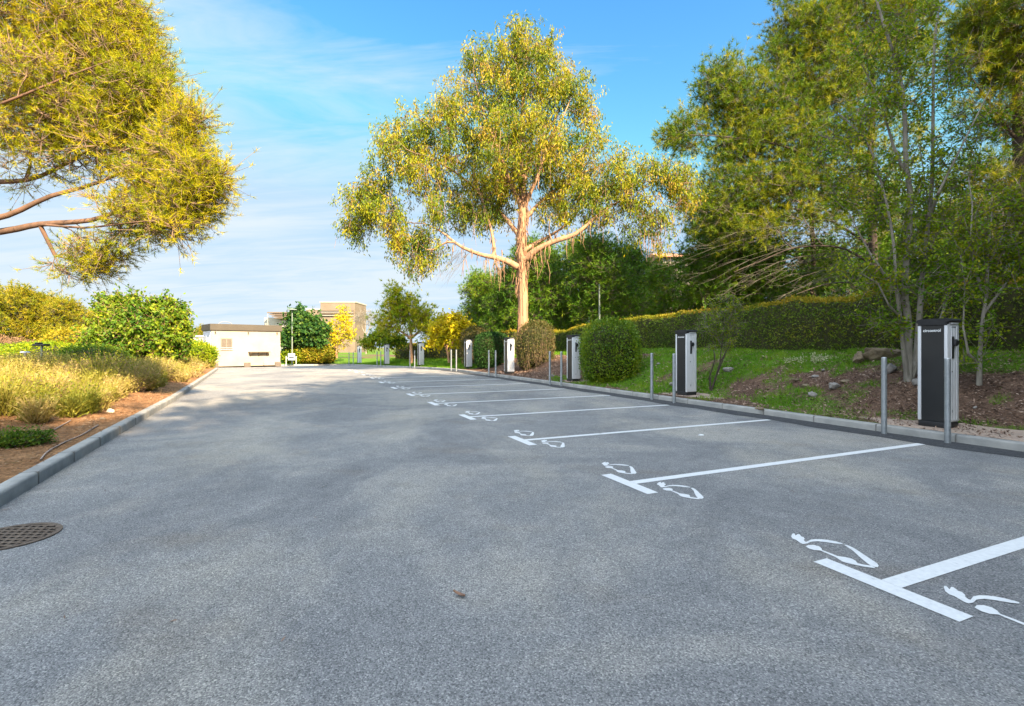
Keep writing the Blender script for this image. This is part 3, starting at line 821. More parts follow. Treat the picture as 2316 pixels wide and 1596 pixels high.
# leaf makers: (nodes, dirs, kids, rg) -> verts, faces, rnd, extra twigs
def pine_leaf(m=8, sig=.22, needles=14, L=.13, W=.012, keep=1, updir=.35, dead=0):
    def f(nodes, pd, kd, rg):
        nodes_ = nodes[rg.random(len(nodes)) < keep] if keep < 1 else nodes
        pdd = pd[:len(nodes_)]
        tips = np.repeat(nodes_, m, 0); dd = np.repeat(pdd, m, 0)
        off = rg.normal(size=tips.shape)*sig; off += dd*sig*.8
        T = tips+off; ax = unit(off+np.array([0, 0, updir*sig*2]))
        tw = (tips+off*.1, T, np.full(len(T), .006), np.full(len(T), .003))
        cl = np.repeat(rg.random(len(nodes_)), m)*.55+rg.random(len(T))*.25
        c = np.repeat(T-ax*.05, needles, 0)+np.repeat(ax, needles, 0)*rg.random((len(T)*needles, 1))*.10
        d = unit(np.repeat(ax, needles, 0)*.75+rg.normal(size=c.shape)*.62)
        V, Fc = blades(c, d, perp(d, rg), L*(.7+.6*rg.random(len(c))), np.full(len(c), W))
        rn = np.repeat(np.repeat(cl, needles)+.2*rg.random(len(c)), 3)
        return V, Fc, rn, tw
    return f
def euc_leaf(m=42, sig=.28, L=.17, W=.032, droop=.9, twn=5):
    def f(nodes, pd, kd, rg):
        # hanging sprays
        sp = np.repeat(nodes, twn, 0); off = rg.normal(size=sp.shape)*sig; off[:, 2] -= .15
        T = sp+off; tw = (sp, T, np.full(len(T), .008), np.full(len(T), .003))
        per = max(1, m//twn); c = np.repeat(T, per, 0)+rg.normal(size=(len(T)*per, 3))*np.array([.10, .10, .16])
        d = unit(rg.normal(size=c.shape)*.55+np.array([0, 0, -droop]))
        V, Fc = diamonds(c, d, perp(d, rg), L*(.6+.7*rg.random(len(c))), W*(.7+.6*rg.random(len(c))))
        cl = np.repeat(rg.random(len(nodes)), twn*per)
        rn = np.repeat(.55*cl+.45*rg.random(len(c)), 4)
        return V, Fc, rn, tw
    return f
def broad_leaf(m=26, sig=.18, L=.10, W=.06, droop=.2, twn=4, endonly=False, upsh=0):
    def f(nodes, pd, kd, rg):
        if endonly: nodes = nodes[kd < 2]
        sp = np.repeat(nodes, twn, 0); off = rg.normal(size=sp.shape)*sig; off[:, 2] += upsh*np.abs(rg.normal(size=len(off)))*sig
        T = sp+off; tw = (sp, T, np.full(len(T), .006), np.full(len(T), .003))
        per = max(1, m//twn); f_ = rg.random((len(T)*per, 1)); c = np.repeat(sp, per, 0)*(1-f_)+np.repeat(T, per, 0)*f_+rg.normal(size=(len(T)*per, 3))*sig*.25
        d = unit(rg.normal(size=c.shape)+np.array([0, 0, -droop]))
        V, Fc = diamonds(c, d, perp(d, rg), L*(.6+.7*rg.random(len(c))), W*(.7+.6*rg.random(len(c))), .4)
        cl = np.repeat(rg.random(len(nodes)), twn*per)
        rn = np.repeat(.5*cl+.5*rg.random(len(c)), 4)
        return V, Fc, rn, tw
    return f

def on_bank(px, py, lo=6.0, hi=30.0):
    """where the sight line through a spot of the measured photograph meets the bank"""
    d = np.arange(lo, hi, .04); x = X(px, d); zt = rz_at(x, d) if px > 1000 else lz_at(x, d); zr = Z(py, d)
    i = np.where(zr <= zt)[0]
    return float(d[i[0]]) if len(i) else None
B_ = {}
B_['pine'] = surf('pine_bark', (.17, .095, .06), (.07, .045, .032), 5, .95, bump=.6, mapscale=(1, 1, .4), detail=6)
B_['twig'] = surf('pale_twig', (.26, .17, .11), (.17, .115, .08), 4, .95)
B_['greytwig'] = surf('grey_twig', (.20, .165, .13), (.12, .10, .08), 4, .95)
B_['euc'] = surf('eucalyptus_bark', (.44, .26, .145), (.24, .135, .08), 3.2, .9, bump=.5, mapscale=(2.5, 2.5, .25), detail=6)
B_['grey'] = surf('grey_bark', (.30, .27, .23), (.17, .15, .125), 9, .95, bump=.5, mapscale=(1, 1, .35), detail=5)
B_['deadtwig'] = surf('dead_grey_twig', (.13, .115, .095), (.08, .07, .06), 4, .95)
B_['dark'] = surf('dark_bark', (.075, .055, .045), (.04, .03, .026), 5, .95, bump=.5)
Lf = {}
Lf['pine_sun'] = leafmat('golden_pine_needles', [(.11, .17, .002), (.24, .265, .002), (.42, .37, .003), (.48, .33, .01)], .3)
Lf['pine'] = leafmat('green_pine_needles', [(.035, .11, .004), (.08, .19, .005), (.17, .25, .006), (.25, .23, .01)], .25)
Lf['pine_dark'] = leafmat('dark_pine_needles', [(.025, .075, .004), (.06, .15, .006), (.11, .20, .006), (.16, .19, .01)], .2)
Lf['euc'] = leafmat('eucalyptus_leaves', [(.03, .075, .006), (.085, .14, .003), (.20, .225, .003), (.36, .30, .005), (.34, .19, .04)], .3, clump=1.3, nscale=.7)
Lf['green'] = leafmat('fresh_green_leaves', [(.02, .07, .008), (.06, .13, .01), (.12, .19, .012), (.24, .24, .02)], .35)
Lf['lime'] = leafmat('yellow_green_leaves', [(.06, .14, .004), (.14, .23, .005), (.27, .31, .006), (.42, .38, .01)], .35)
Lf['mul'] = leafmat('mulberry_leaves', [(.025, .08, .006), (.07, .15, .008), (.16, .23, .01), (.33, .33, .015)], .35, clump=1.0, nscale=.6)
Lf['deep'] = leafmat('deep_green_leaves', [(.010, .04, .010), (.022, .08, .016), (.05, .12, .015), (.12, .17, .015)], .3)
Lf['yellow'] = leafmat('autumn_yellow_leaves', [(.24, .28, .006), (.46, .42, .006), (.62, .50, .008), (.60, .44, .012)], .4)
Lf['sapling'] = leafmat('sapling_leaves', [(.05, .13, .003), (.12, .22, .004), (.22, .29, .005), (.34, .30, .01)], .35)
Lf['hedge'] = leafmat('hedge_leaves', [(.03, .07, .006), (.065, .125, .006), (.11, .17, .008), (.19, .18, .015), (.26, .13, .02)], .2, nscale=.6)
Lf['hedge_top_lit'] = leafmat('sunlit_hedge_top', [(.09, .12, .008), (.2, .2, .01), (.34, .25, .015), (.36, .17, .03)], .35)  # yellower than the sides: sunlight on the hedge top put into the colour
Lf['box'] = leafmat('glossy_bush_leaves', [(.03, .08, .006), (.08, .16, .007), (.16, .23, .008), (.30, .29, .012)], .25, rough=.35)
Lf['orange'] = leafmat('orange_green_leaves', [(.06, .11, .005), (.15, .19, .008), (.3, .24, .012), (.36, .19, .03)], .3)
Lf['scrub'] = leafmat('dry_scrub', [(.14, .17, .015), (.25, .23, .03), (.36, .28, .08), (.42, .30, .15)], .3, nscale=.5)
Lf['scrubg'] = leafmat('green_scrub', [(.06, .12, .004), (.16, .22, .005), (.30, .30, .008), (.38, .30, .02)], .3)
Lf['grass'] = leafmat('bank_grass', [(.04, .11, .006), (.08, .21, .008), (.14, .27, .01), (.24, .29, .02)], .35)
Lf['litter'] = leafmat('leaf_litter', [(.06, .036, .026), (.15, .09, .065), (.26, .165, .12), (.40, .29, .22)], 0)
M['rock_white'] = surf('white_rock', (.6, .57, .5), (.45, .42, .36), 6, .95, bump=.6, bscale=25)
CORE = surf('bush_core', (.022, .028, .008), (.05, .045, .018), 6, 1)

# ------------------------------------------------------------ big pine at the left
def left_pine():
    d = 9.5; base = np.array([X(-420, 10.5), 10.5, 0]); base[2] = float(lz_at(base[0], base[1]))-.1
    D = lambda px, py, dd=0: P(px, py, d+dd)
    paths = [([base, base+(.1, 0, 1.6), D(-390, 560, .8), D(-330, 330, .5), D(-250, 60, .4), D(-180, -200, .3)], .24, .09, None, None),
             ([D(-385, 560, .7), D(-200, 545, .2), D(0, 524, 0), D(90, 507, 0), D(205, 498, -.1), D(285, 470, -.2), D(345, 450, -.3), D(405, 430, -.3)], .085, .016, 0, None),
             ([D(-375, 520, .7), D(-150, 500, 0), D(-60, 500, -.2), D(20, 486, -.2), D(110, 445, -.1), D(200, 420, .1), D(285, 386, .2), D(345, 350, .3)], .08, .016, 0, None),
             ([D(-360, 440, .6), D(-150, 420, .8), D(-20, 412, .9), D(70, 405, .8), D(150, 370, .7), D(215, 330, .6)], .08, .02, 0, None),
             ([D(90, 507, 0), D(100, 540, .1), D(125, 578, .15), D(165, 597, .2), D(210, 600, .3)], .03, .012, 1, None),
             ([D(100, 507, 0), D(190, 515, -.4), D(280, 505, -.7), D(330, 500, -.9)], .022, .01, 1, None),
             ([D(-330, 330, .5), D(-150, 200, .6), D(0, 120, .8), D(130, 60, .7), D(220, 20, .5)], .04, .01, 0, None),
             ([D(-340, 360, .5), D(-120, 280, -.6), D(40, 220, -.9), D(160, 170, -.8), D(270, 130, -.6)], .035, .01, 0, None)]
    rg = np.random.default_rng(11)
    lb = [lobe_px(-60, 60, d, 210, 190, 260), lobe_px(-190, -110, d, 170, 130, 110), lobe_px(120, 40, d, 150, 110, 230, 1.3), lobe_px(250, 70, d, 76, 90, 120, 1.0), lobe_px(300, 150, d, 58, 72, 70, .8), lobe_px(320, 215, d-.2, 55, 50, 80, .6), lobe_px(340, 170, d, 28, 50, 34, .5), lobe_px(290, 60, d, 42, 60, 40, .5),
          lobe_px(180, 190, d, 150, 85, 170, 1.3), lobe_px(40, 270, d, 160, 72, 140, 1.3), lobe_px(220, 280, d, 115, 56, 105, 1.0), lobe_px(280, 340, d, 90, 46, 56, .8), lobe_px(150, 350, d, 90, 26, 28, .8),
          lobe_px(425, 275, d-.3, 36, 30, 34, .35), lobe_px(395, 310, d-.3, 40, 34, 24, .4), lobe_px(410, 350, d-.3, 50, 36, 46, .5), lobe_px(450, 400, d-.4, 44, 38, 50, .5), lobe_px(485, 410, d-.4, 22, 28, 16, .3), lobe_px(420, 455, d-.3, 62, 36, 60, .6), lobe_px(350, 400, d-.2, 65, 42, 36, .6), lobe_px(330, 480, d-.3, 75, 36, 40, .6), lobe_px(390, 510, d-.4, 60, 28, 34, .5), lobe_px(270, 440, d, 60, 40, 20, .6),
          lobe_px(230, 560, d+.1, 60, 28, 20, .5), lobe_px(180, 600, d+.2, 65, 26, 28, .5), lobe_px(150, 560, d+.2, 45, 18, 8, .5), lobe_px(300, 520, d-.1, 45, 30, 22, .4), lobe_px(60, 400, d+.5, 90, 26, 10, .7)]
    pts = lobes_pts(lb, rg, .35)
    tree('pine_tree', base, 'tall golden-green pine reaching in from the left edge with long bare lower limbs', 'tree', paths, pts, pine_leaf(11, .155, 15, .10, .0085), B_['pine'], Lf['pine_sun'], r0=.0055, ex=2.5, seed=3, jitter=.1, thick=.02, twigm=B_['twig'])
left_pine()

# ------------------------------------------------------------ eucalyptus
def eucalyptus():
    d = 24.0; D = lambda px, py, dd=0: P(px, py, d+dd)
    base = D(1182, 835); base[2] = .35
    paths = [([base, D(1181, 780), D(1183, 700), D(1181, 620), D(1180, 540), D(1184, 470), D(1180, 400, .2), D(1176, 330, .2), D(1182, 250, .2), D(1188, 160, .1), D(1192, 90)], .31, .05, None, None),
             ([D(1180, 610), D(1150, 592, -.3), D(1118, 582, -.5), D(1085, 575, -.6), D(1040, 556, -.7), D(1000, 525, -.3), D(960, 505, .2)], .17, .025, 0, None),
             ([D(1184, 590), D(1212, 566, -.3), D(1255, 545, -.6), D(1300, 530, -.7), D(1340, 497, -.7), D(1375, 470, -.3), D(1410, 450, .2)], .18, .03, 0, None),
             ([D(1186, 565), D(1215, 548, .3), D(1245, 532, .5), D(1290, 500, .6), D(1330, 440, .7)], .11, .03, 0, None),
             ([D(1118, 583, -.5), D(1115, 540, -.4), D(1100, 480, -.3), D(1080, 420, -.3)], .09, .03, 1, None),
             ([D(1180, 540), D(1140, 490, .4), D(1090, 440, .7), D(1030, 390, .9), D(960, 350, 1.0)], .13, .03, 0, None),
             ([D(1183, 480), D(1150, 400, -.6), D(1120, 320, -.8), D(1090, 240, -.8), D(1070, 160, -.7)], .11, .012, 0, None),
             ([D(1184, 470), D(1215, 400, -.5), D(1240, 330, -.7), D(1275, 260, -.7), D(1300, 200, -.7)], .11, .012, 0, None),
             ([D(1180, 420, .2), D(1210, 350, 1.0), D(1250, 280, 1.4), D(1280, 210, 1.5)], .1, .03, 0, None),
             ([D(1184, 500), D(1230, 450, 1.0), D(1300, 400, 1.6), D(1370, 370, 1.8)], .11, .03, 0, None),
             ([D(1178, 440, .2), D(1120, 380, 1.6), D(1050, 320, 2.2)], .1, .03, 0, None)]
    rg = np.random.default_rng(5)
    E = [(1188, 90, 52, 42, 50), (1235, 95, 26, 26, 16), (1095, 130, 42, 32, 34), (1060, 125, 25, 20, 8), (1165, 140, 75, 50, 60), (1240, 160, 60, 45, 50), (1300, 195, 48, 45, 36), (1130, 190, 80, 45, 60), (1045, 200, 45, 40, 26), (1200, 220, 110, 50, 90), (1320, 240, 42, 40, 24), (1010, 250, 55, 45, 45), (1110, 270, 100, 50, 84), (1220, 300, 110, 50, 84), (1330, 310, 45, 45, 30), (950, 300, 65, 50, 70), (1040, 330, 90, 50, 70), (1290, 370, 70, 45, 44), (900, 350, 55, 50, 56), (960, 400, 70, 50, 60), (880, 300, 28, 26, 12),
         (850, 410, 48, 45, 42), (810, 460, 42, 50, 44), (800, 510, 28, 35, 24), (870, 490, 60, 50, 50), (930, 530, 50, 42, 44), (945, 590, 30, 35, 24), (900, 560, 26, 30, 12), (1010, 470, 70, 45, 46), (1100, 400, 75, 55, 66), (1080, 480, 50, 40, 26), (1160, 370, 55, 40, 30), (1130, 440, 45, 40, 24), (980, 560, 36, 30, 14),
         (1290, 440, 60, 45, 36), (1370, 400, 62, 50, 60), (1350, 470, 55, 35, 36), (1430, 440, 50, 40, 40), (1460, 390, 45, 30, 30), (1520, 390, 42, 30, 36), (1540, 430, 30, 45, 40), (1490, 480, 45, 40, 26), (1440, 510, 40, 36, 16), (1250, 480, 55, 30, 20), (1400, 350, 30, 25, 12), (1490, 540, 22, 36, 8)]
    lb = [lobe_px(x, y, d, rx*.88, ry*.88, int(n*.76), rz=(rx+ry)/2*d/F*1.5) for x, y, rx, ry, n in E]
    # fuller body in depth: front and back layers
    lb += [((X(px, d), d+dz, Z(py, d)), (2.0, 1.6, 1.4), 60) for px, py, dz in ((1180, 350, -2.2), (1180, 300, 2.8), (1080, 420, 2.6), (1290, 380, 2.8))]
    pts = lobes_pts(lb, rg, .3)
    def extra(root, S, PR, SR, P2, par, r, rg, base):
        # dead hanging bark strips on the upper trunk and limbs
        ns = len(S); starts_n = 44
        sel = [i for i in range(1, ns) if SR[i] > .05 and S[i][2] > 4.2 and S[i][2] < 11.5]
        A, Bn, ra, rb = [], [], [], []
        for i in sel:
            for _ in range(20 if (SR[i] > .13 and i < starts_n) else 3):
                a = rg.random()*2*pi; p = S[i]+np.array([cos(a), sin(a), 0])*SR[i]*1.05+rg.normal(size=3)*np.array([.03, .03, .15])
                L = .2+rg.random()*.8*(1.0 if SR[i] > .12 else .55); q = p+np.array([cos(a)*.09*rg.random(), sin(a)*.09*rg.random(), -L])
                mid = (p+q)/2+rg.normal(size=3)*.06
                A += [p, mid]; Bn += [mid, q]; w = .012+.016*rg.random(); ra += [w, w*.8]; rb += [w*.8, .004]
        # hanging dead twigs through the lower crown
        low = P2[ns:][(P2[ns:, 2] < 10.5) & (P2[ns:, 2] > 4.5)]
        for p in low[rg.permutation(len(low))[:70]]:
            for _ in range(5):
                q = p+rg.normal(size=3)*.28; e = q+np.array([rg.normal()*.15, rg.normal()*.15, -.4-rg.random()*.9])
                A.append(q); Bn.append(e); ra.append(.010); rb.append(.004)
        for px, py, n in ((1120, 600, 7), (1135, 610, 6), (1215, 590, 6), (1060, 590, 4), (1480, 545, 9), (1500, 510, 8), (1300, 550, 4), (1545, 460, 6)):
            for _ in range(n):
                p = P(px+rg.normal()*12, py-rg.random()*30, d-.6+rg.normal()*.2); e = p+np.array([rg.normal()*.12, rg.normal()*.12, -.5-rg.random()*.8]); m_ = (p+e)/2+rg.normal(size=3)*.07
                A += [p, m_]; Bn += [m_, e]; ra += [.018, .014]; rb += [.014, .005]
        # bare grey twig spray lower left, a mesh of its own
        GA, GB, ga, gb = [], [], [], []
        for _ in range(22):
            p = P(1040+rg.normal()*14, 572+rg.normal()*6, d-.8)
            for t in range(4):
                q = p+np.array([-.12-rg.random()*.3, rg.normal()*.12, -.12-rg.random()*.35]); GA.append(p); GB.append(q); ga.append(.008-.0015*t); gb.append(.0065-.0015*t); p = q
        V, Fc = tubes(np.array(GA)-base, np.array(GB)-base, np.array(ga), np.array(gb), 3)
        mesh_np('bare_twigs', V, Fc, B_['greytwig'], root)
        # long plates of peeling bark on the smooth trunk
        for k in range(16):
            a = rg.random()*2*pi; z0 = 1+rg.random()*3; z1 = z0+.8+rg.random()*1.6
            for t in range(6):
                za, zb = z0+(z1-z0)*t/6, z0+(z1-z0)*(t+1)/6
                def at(z): 
                    j = int(np.argmin(np.abs(S[:40, 2]-z))); return S[j]*np.array([1, 1, 0])+np.array([cos(a)*(SR[j]-.0), sin(a)*(SR[j]), z])
                A.append(at(za)); Bn.append(at(zb)); ra.append(.02); rb.append(.018)
        V, Fc = tubes(np.array(A)-base, np.array(Bn)-base, np.array(ra), np.array(rb), 4)
        mesh_np('hanging_bark', V, Fc, M['barkstrip'], root)
    M['barkstrip'] = surf('loose_bark_strips', (.36, .21, .12), (.19, .11, .07), 2, .95)
    tree('eucalyptus_tree', base, 'tall broad eucalyptus in the centre with pale peeling trunk and hanging bark strips', 'tree', paths, pts, euc_leaf(72, .25, .19, .048, twn=4), B_['euc'], Lf['euc'], r0=.008, ex=2.35, seed=8, jitter=.08, sag=.04, thick=.03, twigm=B_['twig'], extra=extra)
eucalyptus()

# ------------------------------------------------------------ pine prototypes for woods
def pine_proto(seed, H, spread, label, lean=.0, bare=.35, n=420, mat='pine', nl=8, W=.045, L=.27, sig=.36, mm=6, group=None, loc=(0, 0, 0)):
    rg = np.random.default_rng(seed); base = np.array(loc, float)
    top = base+np.array([lean*H, rg.normal()*.3, H])
    mid = base+np.array([lean*H*.4+rg.normal()*.2, 0, H*.5])
    paths = [([base, mid, top*.98+base*.02], H*.022, .03, None, None)]
    lb = []
    for k in range(11):
        a = k*2.4+rg.random(); z = H*(bare+(1-bare)*(k+.5)/11*.92); rr = spread*(1.15-(z/H)**1.6*.85)*(.55+.45*rg.random())
        c = base+np.array([lean*z+cos(a)*rr*.62, sin(a)*rr*.62, z])
        lb.append((c, (spread*.36, spread*.36, H*.085), int(n/12)))
        paths.append(([base+np.array([lean*z*.9, 0, z*.88]), (base+np.array([lean*z, 0, z*.9])+c)/2+np.array([0, 0, -.1]), c], H*.007, .015, 0, None))
    lb.append((top-np.array([0, 0, H*.06]), (spread*.3, spread*.3, H*.09), int(n/12)))
    pts = lobes_pts(lb, rg, .35)
    dead = rg.normal(size=(40, 3))*np.array([spread*.5, spread*.5, H*.12])+base+np.array([lean*H*.25, 0, H*bare*.75])
    return tree('pine_tree', base, label, 'tree', paths, pts, pine_leaf(mm, sig, nl, L, W), B_['greybark'], Lf[mat], r0=.012, ex=2.4, seed=seed, jitter=.08, thick=.035, group=group, twigm=B_['greytwig'])
B_['greybark'] = surf('grey_brown_bark', (.13, .10, .08), (.07, .055, .045), 4, .95, bump=.5, mapscale=(1, 1, .4))
def place(src, loc, rz, s, label, group=None, first=False, **kw):
    o = src if first else copy_tree(src)
    o.location = [float(v) for v in loc]; o.rotation_euler = (0, 0, rz); o.scale = (s, s, s) if np.isscalar(s) else s
    o['label'] = label; o['category'] = 'tree'
    if group: o['group'] = group
    return o
WG = 'pines of the shaded wood behind the hedge'
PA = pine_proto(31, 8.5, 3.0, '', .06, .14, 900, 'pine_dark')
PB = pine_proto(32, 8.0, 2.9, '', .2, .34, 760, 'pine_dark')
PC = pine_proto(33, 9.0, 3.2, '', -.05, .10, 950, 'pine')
wood = [ # src, px, depth, rz, scale, label
 (PC, 1092, 41, 0.3, .78, 'green pine at the left end of the wood, against the sky by the eucalyptus'),
 (PA, 1145, 37, 1.3, .80, 'dark pine directly behind the eucalyptus trunk on its left'),
 (PB, 1250, 36, 3.4, 1.0, 'leaning dark pine just right of the eucalyptus trunk behind the hedge'),
 (PA, 1225, 44, 2.2, 1.15, 'tall dark pine far back between the eucalyptus trunk and the leaning pine'),
 (PC, 1320, 43, .9, 1.1, 'broad green pine far back, left of the thin grey pole'),
 (PB, 1400, 33, 2.9, .95, 'dark pine with a bare leaning trunk just right of the thin grey pole'),
 (PA, 1440, 40, 4.0, 1.0, 'dark pine far back under the right limb of the eucalyptus'),
 (PC, 1500, 36, 5.0, .72, 'low green pine in front of the sunlit villa wall'),
 (PA, 1610, 34, .4, 1.15, 'tall dark pine right of the sunlit villa'),
 (PB, 1560, 50, 1.2, 1.05, 'far dark pine behind the sunlit villa on its left'),
 (PC, 1500, 52, 2.6, 1.05, 'far green pine topmost behind the sunlit villa'),
 (PA, 1380, 54, 3.6, .95, 'far dark pine deep in the wood right of the pole'),
 (PC, 1170, 56, 1.1, .95, 'far pine deep in the wood seen past the left side of the eucalyptus trunk'),
 (PA, 1280, 56, 4.4, 1.0, 'far pine deep in the wood right of the eucalyptus trunk'),
 (PC, 1450, 60, .2, 1.05, 'far pine deep in the wood under the outer eucalyptus branches'),
 (PA, 1640, 52, 2.7, 1.2, 'far tall pine deep in the wood right of the villa'),
 (PC, 1720, 38, 3.9, .85, 'green pine behind the drooping bare boughs of the large pine'),
 (PC, 1850, 40, 1.7, .95, 'green pine deep behind the middle of the clipped hedge'),
 (PC, 2000, 36, .6, .9, 'green pine deep behind the slender grey tree'),
 (PC, 2150, 30, 2.2, .9, 'green pine deep behind the nearest charging station'),
 (PC, 1100, 50, 3.0, .85, 'far pine at the left end of the wood behind the front one'),
]
used = set()
for src, px, dd, rz, s, lab in wood:
    x = X(px, dd); z = rz_at(x, dd)-.2
    place(src, (x, dd, z), rz, s, lab, WG, first=src.name not in used); used.add(src.name)

# ------------------------------------------------------------ large pines at the right
def big_right():
    rg = np.random.default_rng(77)
    # pine A: leans left over the hedge
    d = 27; D = lambda px, py, dd=0: P(px, py, d+dd); base = D(1985, 760); base[2] = rz_at(base[0], base[1])-.1
    paths = [([base, D(1978, 650), D(1972, 500), D(1968, 360), D(1975, 200), D(1960, 60), D(1955, -20)], .30, .04, None, None),
             ([D(1975, 600), D(1900, 560, -.4), D(1800, 560, -.7), D(1720, 590, -.9), D(1660, 615, -1)], .07, .015, 0, None),
             ([D(1975, 560), D(1880, 500, .5), D(1780, 470, .8), D(1690, 480, 1)], .08, .015, 0, None),
             ([D(1975, 460), D(1880, 380, -.4), D(1770, 330, -.8), D(1650, 310, -1), D(1560, 305, -1.1)], .09, .02, 0, None),
             ([D(1972, 380), D(1880, 300, .4), D(1780, 230, .6), D(1680, 190, .7)], .08, .02, 0, None),
             ([D(1972, 640), D(1880, 640, -1.5), D(1800, 665, -2)], .05, .012, 0, None),
             ([D(1972, 200), D(1880, 120, -.4), D(1800, 60, -.6)], .07, .02, 0, None),
             ([D(1972, 300), D(2060, 230, .8), D(2130, 180, 1.2)], .07, .02, 0, None)]
    E = [(1560, 300, 48, 34, 44), (1950, -40, 80, 50, 50), (1535, 315, 25, 22, 14), (1640, 200, 62, 42, 70), (1620, 165, 30, 25, 18), (1650, 250, 60, 35, 44), (1735, 230, 80, 60, 90), (1760, 140, 42, 40, 30), (1820, 100, 70, 60, 70), (1790, 40, 45, 45, 30), (1880, 60, 90, 80, 120), (1880, 170, 100, 60, 110), (1980, 40, 110, 70, 120), (1990, 150, 110, 60, 100), (2070, 60, 70, 80, 60),
         (1660, 340, 70, 35, 50), (1780, 320, 100, 55, 90), (1900, 280, 110, 60, 100), (1640, 420, 70, 50, 64), (1730, 420, 90, 50, 70), (1850, 400, 110, 55, 84), (1600, 480, 55, 45, 44), (1680, 520, 80, 40, 40), (1990, 330, 80, 70, 50), (1800, 500, 100, 40, 40), (1960, 480, 90, 60, 44), (1700, 300, 70, 50, 60), (1840, 220, 90, 50, 60)]
    lb = [lobe_px(x, y, d, rx, ry, int(n*1.15), rz=(rx+ry)/2*d/F*1.2) for x, y, rx, ry, n in E]
    def dead(spots, d):
        def extra(root, S, PR, SR, P2, par, r, rg, base):
            A, Bn, ra, rb = [], [], [], []
            for (x0, y0, x1, y1, n) in spots:
                for _ in range(n):
                    p = P(x0+rg.normal()*25, y0+rg.normal()*22, d+rg.normal()*.5); q = P(x1+rg.normal()*40, y1+rg.normal()*26, d-1+rg.normal()*.6)
                    pr = p
                    k = 5
                    for t in range(1, k+1):
                        f = t/k; c = p*(1-f)+q*f+np.array([0, 0, .5*sin(pi*f)*np.linalg.norm(q-p)*.18])+rg.normal(size=3)*.05
                        A.append(pr); Bn.append(c); ra.append(.016*(1-.75*(t-1)/k)); rb.append(.016*(1-.75*t/k))
                        for _2 in range(3):
                            e = c+rg.normal(size=3)*.22+(q-p)*.10; A.append(c); Bn.append(e); ra.append(.006); rb.append(.002)
                        pr = c
            V, Fc = tubes(np.array(A)-base, np.array(Bn)-base, np.array(ra), np.array(rb), 4)
            mesh_np('dead_branches', V, Fc, B_['deadtwig'], root)
        return extra
    tree('pine_tree', base, 'large pine behind the clipped hedge with sunlit crown and bare drooping lower boughs', 'tree', paths, lobes_pts(lb, rg, .3), pine_leaf(9, .33, 18, .27, .024), B_['dark'], Lf['pine_r'], r0=.007, ex=2.4, seed=12, jitter=.1, sag=.02, thick=.03, twigm=B_['greytwig'],
         extra=dead([(1930, 560, 1640, 640, 9), (1950, 620, 1760, 680, 9), (1960, 520, 1600, 570, 6), (2000, 470, 1830, 430, 5), (2010, 620, 1900, 690, 5)], d), group='big pines behind the right end of the hedge')
    # pine B: right edge
    d = 14; D = lambda px, py, dd=0: P(px, py, d+dd); base = D(2330, 760); base[2] = rz_at(base[0], base[1])-.1
    paths = [([base, D(2318, 600), D(2305, 400), D(2300, 200), D(2290, 0), D(2290, -70)], .24, .04, None, None),
             ([D(2305, 330), D(2250, 250), D(2200, 180)], .06, .015, 0, None), ([D(2305, 450), D(2230, 420, .5), D(2170, 440, .6)], .06, .015, 0, None), ([D(2300, 120), D(2250, 60), D(2190, 20)], .07, .02, 0, None), ([D(2310, 600), D(2250, 560, .5), D(2180, 570, .6)], .05, .015, 0, None)]
    E = [(2260, 40, 75, 80, 100), (2290, -70, 70, 60, 50), (2200, 50, 30, 35, 22), (2300, 150, 60, 70, 70), (2350, 60, 90, 120, 90), (2280, 260, 45, 40, 26), (2180, 150, 40, 40, 22), (2210, 240, 36, 24, 12), (2300, 470, 80, 60, 56), (2230, 400, 60, 36, 30), (2380, 300, 80, 120, 60), (2270, 560, 90, 60, 56), (2200, 500, 50, 40, 26), (2320, 680, 80, 60, 50)]
    lb = [lobe_px(x, y, d, rx, ry, int(n*1.3), rz=(rx+ry)/2*d/F*1.2) for x, y, rx, ry, n in E]
    tree('pine_tree', base, 'dark pine with a thick trunk at the right edge of the photo', 'tree', paths, lobes_pts(lb, rg, .3), pine_leaf(9, .22, 16, .18, .013), B_['dark'], Lf['pine_r'], r0=.007, ex=2.4, seed=13, jitter=.1, thick=.03, twigm=B_['greytwig'], extra=dead([(2310, 560, 2200, 640, 8), (2300, 400, 2240, 520, 6)], d), group='big pines behind the right end of the hedge')
    # pine C: behind and between, fills the shade under the crowns
    d = 31; D = lambda px, py, dd=0: P(px, py, d+dd); base = D(1830, 770); base[2] = rz_at(base[0], base[1])-.1
    paths = [([base, D(1840, 600), D(1830, 400), D(1840, 250)], .22, .05, None, None), ([D(1835, 600), D(1750, 560), D(1660, 560)], .08, .02, 0, None), ([D(1835, 500), D(1950, 450), D(2080, 430)], .08, .02, 0, None)]
    E = [(1700, 560, 90, 60, 80), (1630, 600, 70, 50, 60), (1800, 600, 110, 60, 80), (1920, 600, 100, 60, 80), (1720, 650, 110, 40, 60), (1860, 660, 110, 40, 60), (2020, 560, 90, 80, 70), (1650, 500, 70, 50, 50), (1800, 450, 110, 70, 80), (1950, 440, 110, 70, 70), (2090, 480, 80, 80, 60), (2160, 600, 90, 70, 70), (1600, 560, 60, 60, 40), (1580, 640, 80, 40, 40)]
    lb = [lobe_px(x, y, d, rx, ry, int(n*1.3), rz=(rx+ry)/2*d/F*1.1) for x, y, rx, ry, n in E]
    tree('pine_tree', base, 'shaded dark pine deep behind the hedge between the large pine and the villa', 'tree', paths, lobes_pts(lb, rg, .3), pine_leaf(7, .38, 11, .30, .05), B_['dark'], Lf['pine_dark'], r0=.009, ex=2.4, seed=14, jitter=.1, thick=.03, twigm=B_['greytwig'], group='big pines behind the right end of the hedge')
